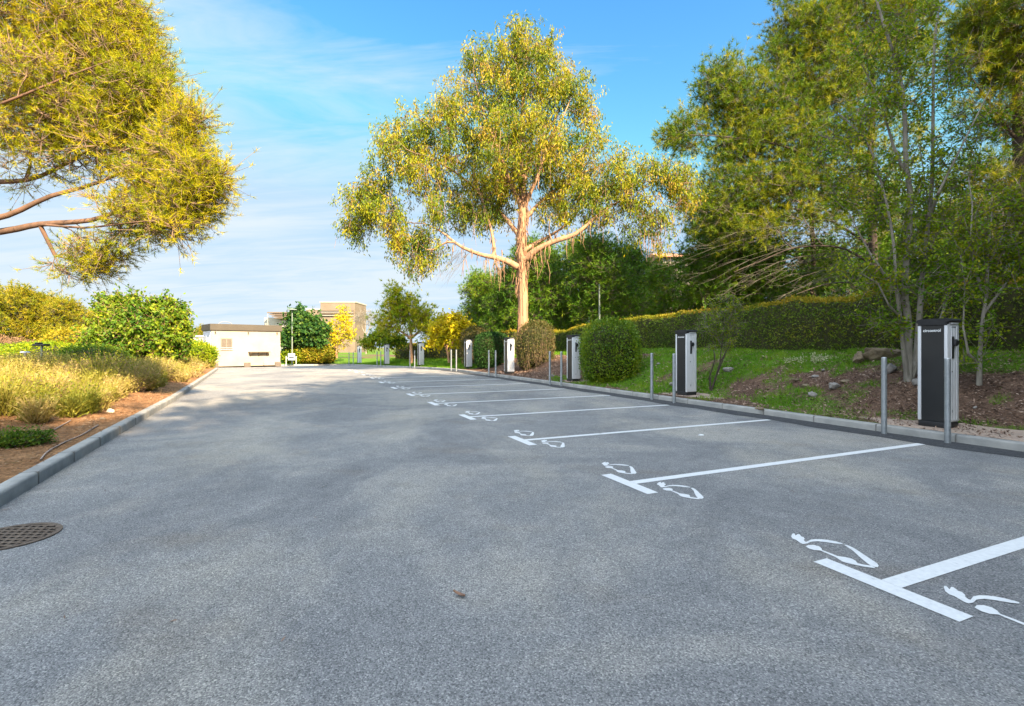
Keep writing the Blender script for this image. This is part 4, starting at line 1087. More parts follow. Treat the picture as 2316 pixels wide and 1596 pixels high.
Lf['pine_r'] = leafmat('olive_pine_needles', [(.035, .09, .003), (.09, .16, .003), (.21, .235, .004), (.34, .27, .01)], .3)
big_right()

# ------------------------------------------------------------ grey multi-stemmed tree and saplings on the bank
def stems_tree():
    d = 9.3; D = lambda px, py, dd=0: P(px, py, d+dd); base = D(2062, 800); base[2] = rz_at(base[0], base[1])-.08
    z = lambda px, py, dd=0: D(px, py, dd)
    paths = [([base-(.07,0,0), z(2054, 730), z(2046, 660), z(2052, 560), z(2060, 460), z(2048, 360), z(2046, 260), z(2035, 170), z(2010, 90), z(1985, 10), z(1970, -60)], .072, .016, None, None),
             ([base+(.09,.05,0), z(2079, 720, .1), z(2086, 620, .2), z(2100, 500, .2), z(2108, 400, .2), z(2110, 250, .2), z(2112, 120, .2), z(2125, 10, .2), z(2150, -80, .2)], .055, .012, 0, None),
             ([base+(-.14,-.06,0), z(2036, 720, -.1), z(2026, 640, -.2), z(2020, 540, -.2), z(1995, 420, -.2), z(1960, 320, -.2), z(1900, 260, -.2)], .038, .01, 0, None),
             ([z(2055, 700), z(2000, 620, -.3), z(1960, 560, -.3), z(1920, 480, -.4)], .03, .008, 0, None),
             ([z(2052, 400), z(2020, 330, .2), z(1990, 230, .2), z(1940, 130, .2)], .03, .008, 0, None),
             ([z(2100, 480), z(2140, 400, -.2), z(2190, 300, -.3), z(2240, 200, -.3)], .025, .008, 1, None),
             ([base+(.2,.1,0), z(2140, 680, .4), z(2128, 640, .4), z(2115, 560, .4), z(2095, 430, .5), z(2080, 330, .5)], .03, .008, 0, None),
             ([z(2056, 720), z(2010, 690, -.4), z(1985, 640, -.5), z(1950, 620, -.6)], .018, .006, 0, None)]
    rg = np.random.default_rng(17)
    E = [(2000, 640, 60, 40, 22), (1960, 600, 60, 35, 22), (2080, 560, 60, 60, 30), (2120, 470, 60, 60, 24), (2160, 380, 60, 50, 22), (2060, 380, 60, 60, 26), (2000, 480, 60, 60, 26), (1940, 420, 60, 60, 24), (2100, 260, 60, 60, 20), (2040, 180, 60, 60, 20), (2150, 160, 50, 60, 14), (1960, 250, 60, 60, 24), (1900, 330, 60, 60, 20), (1980, 100, 60, 60, 20), (2200, 300, 50, 50, 14), (2010, 720, 50, 30, 16), (2110, 640, 50, 50, 20), (2060, 60, 60, 50, 18)]
    lb = [lobe_px(x, y, d, rx, ry, n, rz=.6) for x, y, rx, ry, n in E]
    tree('slender_tree', base, 'grey multi-stemmed slender tree on the bank just left of the nearest charging station', 'tree', paths, lobes_pts(lb, rg, .2), broad_leaf(44, .19, .065, .036, .2, 4), B_['grey'], Lf['sapling'], r0=.0035, ex=2.3, seed=18, jitter=.08, thick=.015, twigm=B_['greytwig'])
    # forked sapling behind the nearest charger
    d = on_bank(2214, 872); base = P(2214, 862, d); base[2] = rz_at(base[0], base[1])-.05
    paths = [([base, z2(2216, 800, d), z2(2222, 720, d), z2(2232, 660, d), z2(2235, 560, d), z2(2245, 470, d)], .042, .01, None, None),
             ([z2(2230, 690, d), z2(2215, 640, d), z2(2195, 560, d), z2(2200, 480, d), z2(2190, 400, d)], .025, .007, 0, None),
             ([z2(2228, 700, d), z2(2262, 650, d), z2(2300, 610, d), z2(2320, 560, d)], .018, .005, 0, None),
             ([z2(2214, 850, d), z2(2190, 800, d), z2(2178, 740, d), z2(2182, 640, d), z2(2172, 580, d)], .022, .006, 0, None),
             ([z2(2232, 600, d), z2(2265, 540, d), z2(2290, 450, d)], .015, .005, 0, None)]
    E = [(2200, 600, 50, 50, 22), (2260, 560, 50, 50, 26), (2240, 470, 50, 50, 22), (2300, 580, 40, 50, 18), (2180, 520, 40, 40, 14), (2200, 720, 40, 40, 12), (2250, 640, 50, 40, 20), (2290, 480, 40, 50, 16), (2190, 800, 20, 40, 8), (2175, 660, 30, 40, 10)]
    tree('sapling', base, 'forked pale sapling growing right behind the nearest charging station', 'tree', paths, lobes_pts([lobe_px(x, y, d, rx, ry, n, rz=.45) for x, y, rx, ry, n in E], rg, .2), broad_leaf(44, .15, .055, .03, .1, 4), B_['grey'], Lf['sapling'], r0=.003, ex=2.3, seed=19, jitter=.08, thick=.013, twigm=B_['greytwig'])
    # thin bare shrub between second charger and boulder
    d = on_bank(1607, 884); base = z2(1607, 885, d); base[2] = rz_at(base[0], base[1])-.04
    paths = [([base, z2(1618, 855, d), z2(1628, 820, d), z2(1632, 780, d), z2(1640, 730, d)], .03, .006, None, None), ([base, z2(1605, 850, d), z2(1616, 815, d), z2(1612, 760, d), z2(1600, 710, d)], .02, .006, 0, None),
             ([z2(1628, 820, d), z2(1650, 780, d), z2(1665, 730, d)], .012, .004, 0, None), ([z2(1622, 840, d), z2(1640, 800, d), z2(1655, 770, d)], .012, .004, 0, None)]
    E = [(1630, 730, 40, 40, 46), (1600, 740, 25, 35, 20), (1660, 720, 28, 40, 26), (1640, 690, 40, 25, 24), (1630, 775, 30, 25, 20)]
    tree('bare_shrub', base, 'thin dark-stemmed shrub with sparse olive twigs on the bank right of the second charging station', 'shrub', paths, lobes_pts([lobe_px(x, y, d, rx, ry, n, rz=.3) for x, y, rx, ry, n in E], rg, .2), broad_leaf(26, .10, .045, .026, .1, 5), B_['dark'], Lf['sapling'], r0=.003, ex=2.3, seed=20, jitter=.1, thick=.010, twigm=B_['greytwig'])
def z2(px, py, d): return P(px, py, d)
stems_tree()

Lf['pine_sunlit'] = leafmat('sun_brightened_needles', [(.12, .22, .006), (.25, .34, .008), (.42, .42, .01), (.5, .4, .02)], .4)  # needle colour brightened to stand in for sun the eucalyptus blocks
# ------------------------------------------------------------ small trees beyond and on the left
def small_tree(name, px, ybase, d, stems, E, label, leaf, bark, lm, r0=.006, seed=1, rz=None, zb=None, trunk_r=.1, cat='tree', thick=.02, twigm=None, group=None):
    base = P(px, ybase, d)
    if zb is not None: base[2] = zb
    paths = [([base]+[P(a, b, d) for a, b in stems[0]], trunk_r, trunk_r*.3, None, None)]
    for s in stems[1:]: paths.append(([P(a, b, d) for a, b in s], trunk_r*.55, trunk_r*.15, 0, None))
    rg = np.random.default_rng(seed)
    lb = [lobe_px(x, y, d, rx, ry, n, rz=rz) for x, y, rx, ry, n in E]
    return tree(name, base, label, cat, paths, lobes_pts(lb, rg, .3), leaf, bark, lm, r0=r0, seed=seed+1, thick=thick, twigm=twigm, group=group)
small_tree('mulberry_tree', 328, 835, 21, [[(328, 800), (326, 775), (320, 740)], [(326, 775), (270, 740), (235, 715)], [(326, 775), (380, 740), (410, 710)], [(326, 780), (300, 720), (290, 690)], [(326, 780), (350, 720), (362, 690)]],
  [(310, 740, 70, 50, 120), (255, 755, 50, 45, 80), (380, 750, 45, 45, 80), (230, 790, 42, 30, 46), (400, 780, 30, 30, 34), (320, 790, 90, 24, 80), (262, 690, 7, 20, 14), (303, 684, 6, 20, 14), (288, 700, 8, 20, 14), (345, 697, 8, 26, 16), (362, 690, 6, 20, 12), (385, 700, 7, 22, 12), (235, 697, 8, 22, 12), (410, 715, 7, 24, 12), (200, 770, 18, 18, 10), (420, 745, 9, 16, 5)],
  'broad dome-shaped green mulberry bush with upright leafy shoots left of the cabin', broad_leaf(48, .22, .16, .09, .5, 5, upsh=.6), B_['euc'], Lf['mul'], seed=41, trunk_r=.14)
small_tree('mulberry_tree', 690, 815, 43, [[(688, 790), (686, 770), (686, 745)], [(688, 785), (660, 760)], [(688, 785), (715, 760)]],
  [(688, 750, 42, 32, 120), (660, 765, 24, 26, 44), (715, 765, 22, 24, 40), (680, 720, 26, 14, 30), (703, 735, 26, 18, 36), (676, 700, 3, 9, 4), (665, 705, 3, 8, 3), (720, 745, 16, 18, 20)],
  'dense deep green tree standing right of the lamp post and cabin', broad_leaf(44, .36, .26, .19, .3, 4), B_['dark'], Lf['deep'], seed=43, trunk_r=.16, r0=.012)
small_tree('yellowing_tree', 762, 810, 44, [[(760, 790), (758, 775), (750, 750)], [(760, 785), (780, 765), (795, 752)], [(759, 780), (765, 740), (768, 720)]],
  [(768, 740, 26, 34, 60), (775, 710, 14, 20, 20), (748, 765, 18, 20, 26), (790, 750, 14, 24, 22), (760, 780, 22, 12, 14)],
  'slim half-bare yellow tree in front of the distant beige building', broad_leaf(26, .32, .17, .10, .3, 4), B_['euc'], Lf['yellow'], seed=45, trunk_r=.11, r0=.012)
small_tree('pine_tree', 930, 822, 36.5, [[(930, 790), (929, 760), (925, 720), (900, 670)], [(929, 765), (900, 745), (870, 735)], [(929, 765), (955, 745), (975, 740)], [(929, 755), (945, 715)]],
  [(900, 678, 14, 14, 20), (905, 706, 30, 15, 40), (945, 716, 26, 16, 36), (878, 730, 20, 12, 22), (962, 742, 22, 10, 24), (920, 742, 34, 7, 12), (897, 662, 7, 7, 6), (925, 690, 14, 10, 10)],
  'small sunlit round-headed pine with a pale trunk between the far charging stations', pine_leaf(9, .33, 10, .28, .05), B_['euc'], Lf['pine_sunlit'], seed=47, trunk_r=.16, r0=.014)
small_tree('leafy_tree', 877, 825, 39, [[(877, 800), (876, 780), (874, 765)], [(876, 785), (850, 765)], [(876, 785), (900, 768)]],
  [(852, 768, 24, 14, 34), (880, 770, 28, 12, 34), (832, 775, 14, 12, 16), (905, 770, 20, 12, 20), (862, 752, 20, 8, 12)],
  'low spreading yellow-green tree with a slim trunk behind the far bollards', broad_leaf(34, .33, .22, .12, .6, 4), B_['grey'], Lf['lime'], seed=49, trunk_r=.10, r0=.012)
small_tree('yellow_tree', 1016, 820, 31, [[(1012, 795), (1002, 770), (995, 745)], [(1014, 805), (1020, 780), (1030, 750)], [(1008, 785), (1015, 755), (1018, 735)]],
  [(1015, 745, 40, 24, 90), (990, 755, 24, 22, 40), (1045, 740, 22, 20, 34), (1010, 725, 26, 16, 28), (1020, 770, 36, 12, 24), (1040, 720, 10, 10, 6), (980, 775, 12, 10, 8)],
  'small forked tree with bright yellow autumn leaves right of the sunlit pine', broad_leaf(36, .26, .19, .11, .7, 4), B_['euc'], Lf['yellow'], seed=51, trunk_r=.09, r0=.010)
# bare tree far behind
small_tree('bare_tree', 828, 800, 48, [[(828, 770), (826, 740), (824, 712)], [(828, 760), (815, 730), (808, 708)], [(828, 755), (842, 730), (848, 712)]],
  [(826, 715, 22, 18, 60), (812, 725, 12, 16, 26), (842, 725, 14, 16, 26)],
  'leafless grey tree against the sky left of the sunlit pine', broad_leaf(5, .35, .05, .03, .3, 5), B_['grey'], Lf['deep'], seed=53, trunk_r=.09, r0=.010)

# left background pines, sunlit
LG = 'sunlit pines at the far left'
pass
Lf['pine_y'] = leafmat('yellow_green_needles', [(.08, .13, .005), (.18, .20, .006), (.30, .25, .008), (.38, .27, .02)], .3)
PL1 = pine_proto(61, 6.4, 2.6, '', .02, .14, 800, 'pine_y', W=.05, L=.26, sig=.32)
lp = [(PL1, -60, 40, 0.4, 1.05, 'sunlit yellow-green pine cut by the left edge of the photo'), (PL1, 30, 44, 2.1, 1.05, 'sunlit yellow-green pine near the left edge, the taller of those seen whole'),
      (PL1, 105, 46, 3.9, .98, 'sunlit yellow-green pine in the middle of the left background row'), (PL1, 160, 44, 5.2, .88, 'sunlit yellow-green pine beside the mulberry bush in the left background'),
      (PL1, 215, 60, 1.2, .95, 'far sunlit pine just left of the mulberry shoots'), (PL1, 455, 74, 1.9, .80, 'far sunlit pine crown just left of the cabin roof'), (PL1, 400, 72, .8, .75, 'far sunlit pine crown behind the right side of the mulberry bush')]
for k, (src, px, dd, rz, s, lab) in enumerate(lp):
    place(src, (X(px, dd), dd, float(gz(dd))-.2), rz, s, lab, LG, first=(k == 0))

# ------------------------------------------------------------ hedges
def hedge(name, path, h0, h1, width, label, n_m2=260, leaf=(.07, .04), seed=1, zf=None, topmat=True, mat='hedge', shoot=.16, cat='hedge', group=None):
    rg = np.random.default_rng(seed); Q = smooth_path(np.array(path), .4, 5); Nn = normals(Q, 1); n = len(Q)
    zb = np.array([zf(q[0], q[1]) for q in Q]); hh = np.linspace(h0, h1, n)+.06*np.sin(np.arange(n)*.7)+.03*np.sin(np.arange(n)*2.3)
    b = Q[n//2]; base = np.array([b[0], b[1], zb[n//2]])
    root = empty(name, base, label=label, cat=cat, group=group)
    # core
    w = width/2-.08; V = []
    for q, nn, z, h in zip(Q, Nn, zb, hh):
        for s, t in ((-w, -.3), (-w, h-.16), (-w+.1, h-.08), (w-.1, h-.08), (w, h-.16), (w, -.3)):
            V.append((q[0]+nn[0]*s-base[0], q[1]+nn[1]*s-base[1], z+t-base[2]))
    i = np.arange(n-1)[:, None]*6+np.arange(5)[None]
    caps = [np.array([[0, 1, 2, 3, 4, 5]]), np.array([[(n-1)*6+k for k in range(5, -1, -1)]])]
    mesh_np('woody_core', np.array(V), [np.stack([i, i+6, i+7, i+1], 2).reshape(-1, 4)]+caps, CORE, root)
    L = .4*(n-1)
    def samp(N_, fn):
        t = rg.random(N_)*(n-1); k = t.astype(int); f = (t-k)[:, None]; q = Q[k]*(1-f)+Q[np.minimum(k+1, n-1)]*f; f = f[:, 0]
        z = zb[k]*(1-f)+zb[np.minimum(k+1, n-1)]*f; h = hh[k]*(1-f)+hh[np.minimum(k+1, n-1)]*f
        return fn(q, Nn[k], z, h, t*.4)
    def face(side):
        def fn(q, nn, z, h, t):
            m = len(q); v = rg.random(m)
            bumpy = .16*(fbm(t*1.3, v*h*1.6, 1.2, seed+int(side > 0))-.5)*2
            s = side*(width/2-.02+bumpy+rg.normal(size=m)*.03)
            rd = np.clip((v-.88)/.12, 0, 1)*.10
            return np.stack([q[:, 0]+nn[:, 0]*(s-side*rd), q[:, 1]+nn[:, 1]*(s-side*rd), z+v*h-.02], 1), nn*side
        return fn
    def top(q, nn, z, h, t):
        m = len(q); s = (rg.random(m)-.5)*width*1.02
        p = np.stack([q[:, 0]+nn[:, 0]*s, q[:, 1]+nn[:, 1]*s, z+h-.04+rg.normal(size=m)*.03+.16*(fbm(t*1.2, s*2, 1, 3)-.5)], 1)
        return p, np.zeros((m, 2))
    P_, O = [], []
    hm = hh.mean()
    for side in (-1, 1):
        p, o = samp(int(L*hm*n_m2*(1 if side < 0 else .5)), face(side)); P_.append(p); O.append(np.concatenate([o, np.full((len(o), 1), .3)], 1))
    # ends
    for e, sg in ((0, -1), (n-1, 1)):
        m = int(width*hh[e]*n_m2); tt = np.array([-Nn[e][1], Nn[e][0]])*sg; s = (rg.random(m)-.5)*width; v = rg.random(m)
        p = np.stack([Q[e][0]+Nn[e][0]*s+tt[0]*rg.normal(size=m)*.04, Q[e][1]+Nn[e][1]*s+tt[1]*rg.normal(size=m)*.04, zb[e]+v*hh[e]], 1); P_.append(p); O.append(np.tile([tt[0], tt[1], .3], (m, 1)))
    c = np.concatenate(P_); o = np.concatenate(O); d = unit(o*.5+rg.normal(size=c.shape)*.7); 
    V, Fc = diamonds(c-base, d, perp(d, rg), leaf[0]*(.6+.8*rg.random(len(c))), leaf[1]*(.6+.8*rg.random(len(c))))
    cl = fbm(c[:, 0]*2+c[:, 1], c[:, 2]*2, 1.2, seed+7)
    mesh_np('foliage', V, Fc, Lf[mat], root, rnd=np.repeat(np.clip(.75*cl+.3*rg.random(len(c))-.08, 0, 1), 4))
    p, o = samp(int(L*width*n_m2*1.6), top)
    d = unit(np.array([0, 0, .8])+rg.normal(size=p.shape)*.6); lt = leaf[0]*(.7+.7*rg.random(len(p)))
    V1, F1 = diamonds(p-base, d, perp(d, rg), lt, leaf[1]*(.6+.8*rg.random(len(p))))
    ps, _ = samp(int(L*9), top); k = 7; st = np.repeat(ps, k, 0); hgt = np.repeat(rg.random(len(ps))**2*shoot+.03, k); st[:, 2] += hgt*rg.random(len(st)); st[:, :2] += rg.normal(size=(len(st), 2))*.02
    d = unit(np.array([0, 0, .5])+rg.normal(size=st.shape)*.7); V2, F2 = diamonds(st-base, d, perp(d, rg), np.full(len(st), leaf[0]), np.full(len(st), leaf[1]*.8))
    mesh_np('top_shoots', np.concatenate([V1, V2]), np.concatenate([F1, F2+len(V1)]), Lf['hedge_top_lit' if topmat else mat], root, rnd=np.repeat(np.concatenate([.1+.7*fbm(p[:, 0], p[:, 1], .8, 5)+.2*rg.random(len(p)), rg.random(len(st))]), 4))
    return root
def off(s, i0, i1, step=8):
    return [RP[i]+RN[i]*s for i in range(i0, i1, step)]
iy = lambda y: int(np.argmin(np.abs(RP[:np.argmax(RP[:, 1]), 1]-y)))
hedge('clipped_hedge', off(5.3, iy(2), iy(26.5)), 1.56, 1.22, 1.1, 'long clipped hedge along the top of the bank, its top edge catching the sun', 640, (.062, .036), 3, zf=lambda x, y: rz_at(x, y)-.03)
hedge('clipped_hedge', off(4.4, iy(27.3), iy(31.5), 4), 1.5, 1.5, 1.4, 'short hedge with a bright yellow flat top left of the eucalyptus trunk', 200, (.10, .06), 4, zf=lambda x, y: rz_at(x, y)-.03, shoot=.3)
Lf['hedge2'] = leafmat('mixed_hedge_leaves', [(.012, .035, .006), (.035, .07, .008), (.14, .13, .01), (.22, .16, .015), (.18, .09, .02)], .25)
hedge('clipped_hedge', off(3.9, iy(32.3), iy(42.5), 5), 1.15, 1.25, 1.6, 'low dark hedge behind the far charging stations, brown-leaved in places', 130, (.12, .07), 5, zf=lambda x, y: rz_at(x, y)-.03, mat='hedge2')

# ------------------------------------------------------------ clipped bushes
def bush(name, px, yb, d, rx, ry, h, label, n, leaf, mat, seed=1, power=3.0, zb=None, cat='bush', loose=.04, core=.86, group=None, bottom=.0, topmat=None, stems=0):
    rg = np.random.default_rng(seed); x = X(px, d); z = zb if zb is not None else Z(yb, d)
    root = empty(name, (x, d, z), label=label, cat=cat, group=group)
    c0 = np.array([0, 0, h*.5])
    def shell(dv, k=1.0):
        # superellipsoid radius along a direction
        q = (np.abs(dv[:, 0])/rx)**power+(np.abs(dv[:, 1])/ry)**power+(np.abs(dv[:, 2])/(h*.5))**power
        return k*q**(-1/power)
    bm = bmesh.new(); bmesh.ops.create_icosphere(bm, subdivisions=4, radius=1)
    V = np.array([v.co[:] for v in bm.verts]); Fc = np.array([[v.index for v in f.verts] for f in bm.faces]); bm.free()
    az = fbm(V[:, 0]*2+3, V[:, 1]*2+V[:, 2]*2, 1.5, seed)
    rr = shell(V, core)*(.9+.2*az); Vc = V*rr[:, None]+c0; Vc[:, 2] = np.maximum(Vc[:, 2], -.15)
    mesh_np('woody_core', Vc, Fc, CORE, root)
    dv = unit(rg.normal(size=(n, 3))*np.array([rx, ry, h*.5])); az = fbm(dv[:, 0]*2+3, dv[:, 1]*2+dv[:, 2]*2, 1.5, seed)
    rr = shell(dv, 1)*(.93+.14*az+rg.normal(size=n)*loose); p = dv*rr[:, None]+c0; ok = p[:, 2] > bottom; p = p[ok]; dv = dv[ok]
    d_ = unit(dv*.5+rg.normal(size=p.shape)*.7+np.array([0, 0, .1]))
    V, Fc = diamonds(p, d_, perp(d_, rg), leaf[0]*(.6+.8*rg.random(len(p))), leaf[1]*(.6+.8*rg.random(len(p))))
    mesh_np('foliage', V, Fc, Lf[mat], root, rnd=np.repeat(.5*fbm(p[:, 0]*2, p[:, 2]*2+p[:, 1], 1.6, seed+2)+.5*rg.random(len(p)), 4))
    if stems:
        A = rg.normal(size=(stems, 3))*np.array([rx*.5, ry*.5, 0]); a = rg.random(stems)*2*pi; A = np.stack([np.cos(a)*rx*.95, np.sin(a)*ry*.95, rg.random(stems)*h*.3], 1)
        Bt = A+np.stack([rg.normal(size=stems)*.1, rg.normal(size=stems)*.1, .3+rg.random(stems)*h*.6], 1)
        V, Fc = tubes(A, Bt, np.full(stems, .008), np.full(stems, .003), 3); mesh_np('branches', V, Fc, B_['twig'], root)
    return root
bush('clipped_bush', 1379, 862, 16.3, .88, .9, 1.98, 'tall rounded clipped bush with glossy green leaves right of the third charging station', 15000, (.062, .04), 'box', 71, 2.9, zb=.12, loose=.065)
Lf['deep2'] = leafmat('dark_dome_leaves', [(.012, .04, .006), (.02, .065, .008), (.035, .09, .01)], .2)
bush('clipped_bush', 1113, 826, 26.4, .88, .95, 1.8, 'dark green smooth dome-shaped bush between two charging stations left of the eucalyptus', 12000, (.08, .045), 'deep2', 72, 3.2, zb=.2)
Lf['dry'] = leafmat('dry_bush_leaves', [(.03, .045, .01), (.06, .075, .012), (.13, .10, .03), (.2, .13, .06)], .25)
bush('dry_bush', 1212, 845, 22.6, .78, .7, 2.1, 'dry brownish clipped bush wrapped round the foot of the eucalyptus', 10000, (.075, .035), 'dry', 73, 2.8, zb=.25, loose=.07, stems=260)
bush('dry_bush', 1075, 830, 29.5, .8, .8, 2.2, 'dull olive bush behind the charging station left of the dark dome bush', 6000, (.10, .05), 'dry', 74, 2.6, zb=.2, loose=.07, stems=120)
bush('low_bush', 700, 815, 43.5, 1.9, 1.0, 1.5, 'orange and green bush on the earth mound below the deep green tree', 7000, (.17, .10), 'orange', 75, 2.3, zb=-.05, loose=.09)
bush('low_bush', 668, 815, 43.2, 1.0, .9, 1.2, 'small yellow-green bush right behind the notice board', 4000, (.16, .10), 'lime', 76, 2.3, zb=-.05, loose=.09)
bush('low_bush', 735, 815, 44.6, .9, .9, 1.3, 'brownish orange bush at the right end of the earth mound', 4000, (.16, .10), 'orange', 77, 2.3, zb=-.05, loose=.09)
bush('low_bush', 447, 812, 28.5, .9, .8, 1.15, 'fresh green bush at the left corner of the cabin', 5000, (.12, .06), 'lime', 78, 2.2, zb=.25, loose=.09)
bush('low_bush', 425, 800, 33, 1.4, 1.0, 1.5, 'yellow-green bush behind the left corner of the cabin', 5000, (.15, .08), 'lime', 79, 2.2, zb=.15, loose=.09)
bush('low_bush', 210, 812, 19, 1.1, .9, 1.05, 'dark shaded bush at the left foot of the mulberry', 5000, (.10, .05), 'green', 80, 2.3, zb=.25, loose=.08)
bush('low_bush', 110, 826, 22, 1.5, 1.0, 1.2, 'yellow bush left of the mulberry behind the garden spotlight', 6000, (.10, .05), 'lime', 81, 2.3, zb=.25, loose=.09)
bush('low_bush', 55, 826, 26, 1.7, 1.0, 1.2, 'flat-topped yellow bush beside the marker post at the far left', 6000, (.12, .06), 'lime', 82, 2.3, zb=.2, loose=.09)
Lf['yellow2'] = leafmat('golden_bush_leaves', [(.14, .14, .008), (.3, .24, .01), (.4, .3, .012)], .35)
bush('low_bush', 172, 770, 33, 1.7, 1.4, 2.4, 'bright golden bush between the left pines and the mulberry', 7000, (.15, .09), 'yellow2', 83, 2.2, zb=.0, loose=.1)
Lf['brownb'] = leafmat('brown_brush_leaves', [(.12, .07, .035), (.24, .14, .07), (.30, .19, .09)], .2)
for k, (px, d, rx, h, lab) in enumerate(((15, 38, 2.6, 1.9, 'brown dry brush pile below the pines at the left edge'), (95, 37, 2.2, 1.5, 'reddish dry brush below the middle of the left pines'), (-70, 34, 2.6, 2.1, 'brown brush cut by the left edge of the photo'))):
    bush('dry_brush', px, 800, d, rx, 1.5, h, lab, 5000, (.16, .06), 'brownb', 84+k, 2.2, zb=.0, loose=.12, stems=100)

# ------------------------------------------------------------ scrub, grass, litter (uncountable)
def scatter_strip(n, t0, t1, s0, s1, rg, side='r'):
    if side == 'r':
        i = (iy(t0)+rg.random(n)*(iy(t1)-iy(t0))); k = i.astype(int); s = s0+(s1-s0)*rg.random(n); f = (i-k)[:, None]
        q = RP[k]*(1-f)+RP[k+1]*f+RN[k]*s[:, None]
        return q, s
    j0, j1 = [int(np.argmin(np.abs(Lq[:, 1]-t))) for t in (t0, t1)]
    k = rg.integers(j0, max(j1, j0+1), n); s = s0+(s1-s0)*rg.random(n)
    return Lq[k]+Ln[k]*s[:, None]+rg.normal(size=(n, 2))*.06, s
def grass():
    rg = np.random.default_rng(91)
    bl, dr = [], []
    for t0, t1, n in ((1.5, 9.5, 60000), (9.5, 19, 62000), (19, 43, 42000)):
        q, s = scatter_strip(n, t0, t1, .16, 4.9, rg)
        g = GRASS_R(q[:, 0], q[:, 1], s); tuft = fbm(q[:, 0], q[:, 1], 5, 33, 2)
        keep = (g*(.4+1.2*tuft) > .30+.25*rg.random(n)) & ((s > .16)); 
        for k, ((cx, cy), u) in enumerate(CH[:4]):
            c = np.array([cx, cy])+N*.12; dd = (q-c)@U; ee = (q-c)@N; keep &= ~((np.abs(dd-.1) < (1.0 if k == 0 else .5)) & (ee < .45))
        q, s = q[keep], s[keep]; z = right_h(s, q[:, 1], q[:, 0]); far = t1 > 19
        p = np.stack([q[:, 0], q[:, 1], z-.01], 1); d = unit(np.array([0, 0, 1.0])+rg.normal(size=p.shape)*np.array([.6, .6, .2]))
        h = (.035+.07*rg.random(len(p))*(.5+tuft[keep]))*(1 if t1 < 10 else 1.25)*(1.5 if far else 1)
        W = (.009 if t1 < 10 else .014 if t1 < 20 else .03)
        V, Fc = blades(p, d, perp(d, rg), h, np.full(len(p), W)); bl.append((V, Fc, np.repeat(.15+.45*tuft[keep]+.4*rg.random(len(p)), 3)))
    o = 0; Vs, Fs, Rs = [], [], []
    for V, Fc, r_ in bl: Vs.append(V); Fs.append(Fc+o); Rs.append(r_); o += len(V)
    g = mesh_np('grass', np.concatenate(Vs), np.concatenate(Fs), Lf['grass'], rnd=np.concatenate(Rs)); tag(g, 'green grass and weeds growing on the bank', None, None, 'stuff')
    Vs, Fs, Rs = [], [], []; o = 0
    for t0, t1, n, L in ((1.5, 10, 34000, .05), (10, 24, 26000, .065)):
        q, s = scatter_strip(n, t0, t1, .16, 4.6, rg); z = right_h(s, q[:, 1], q[:, 0])+.004+.012*rg.random(n)
        cl = fbm(q[:, 0], q[:, 1], 2.5, 44); keep = cl+rg.random(n)*.3 > .52; p = np.stack([q[:, 0], q[:, 1], z], 1)[keep]
        d = unit(rg.normal(size=p.shape)*np.array([1, 1, .35])); sd = unit(np.cross(d, np.array([0, 0, 1])+rg.normal(size=p.shape)*.5))
        V, Fc = diamonds(p, d, sd, L*(.5+rg.random(len(p))), L*.4*(.5+rg.random(len(p)))); Vs.append(V); Fs.append(Fc+o); o += len(V); Rs.append(np.repeat(rg.random(len(p)), 4))
    q, s = scatter_strip(26000, -2, 26, .17, 3.2, rg, 'l'); z = left_h(s, q[:, 1], q[:, 0])+.004+.01*rg.random(len(q)); p = np.stack([q[:, 0], q[:, 1], z], 1)
    d = unit(rg.normal(size=p.shape)*np.array([1, 1, .3])); sd = unit(np.cross(d, np.array([0, 0, 1])+rg.normal(size=p.shape)*.4))
    V, Fc = diamonds(p, d, sd, .045*(.5+rg.random(len(p))), .012*(.5+rg.random(len(p))))
    l = mesh_np('leaf_litter', np.concatenate(Vs), np.concatenate(Fs), Lf['litter'], rnd=np.concatenate(Rs)); tag(l, 'brown fallen leaves and bark chips on the right bank', None, None, 'stuff')
    l = mesh_np('needle_litter', V, Fc, Lf['litter2'], rnd=np.repeat(rg.random(len(p)), 4)); tag(l, 'dry fallen needles on the reddish earth of the left verge', None, None, 'stuff')
Lf['litter2'] = leafmat('needle_litter', [(.12, .06, .03), (.25, .14, .07), (.36, .24, .14)], 0)
grass()

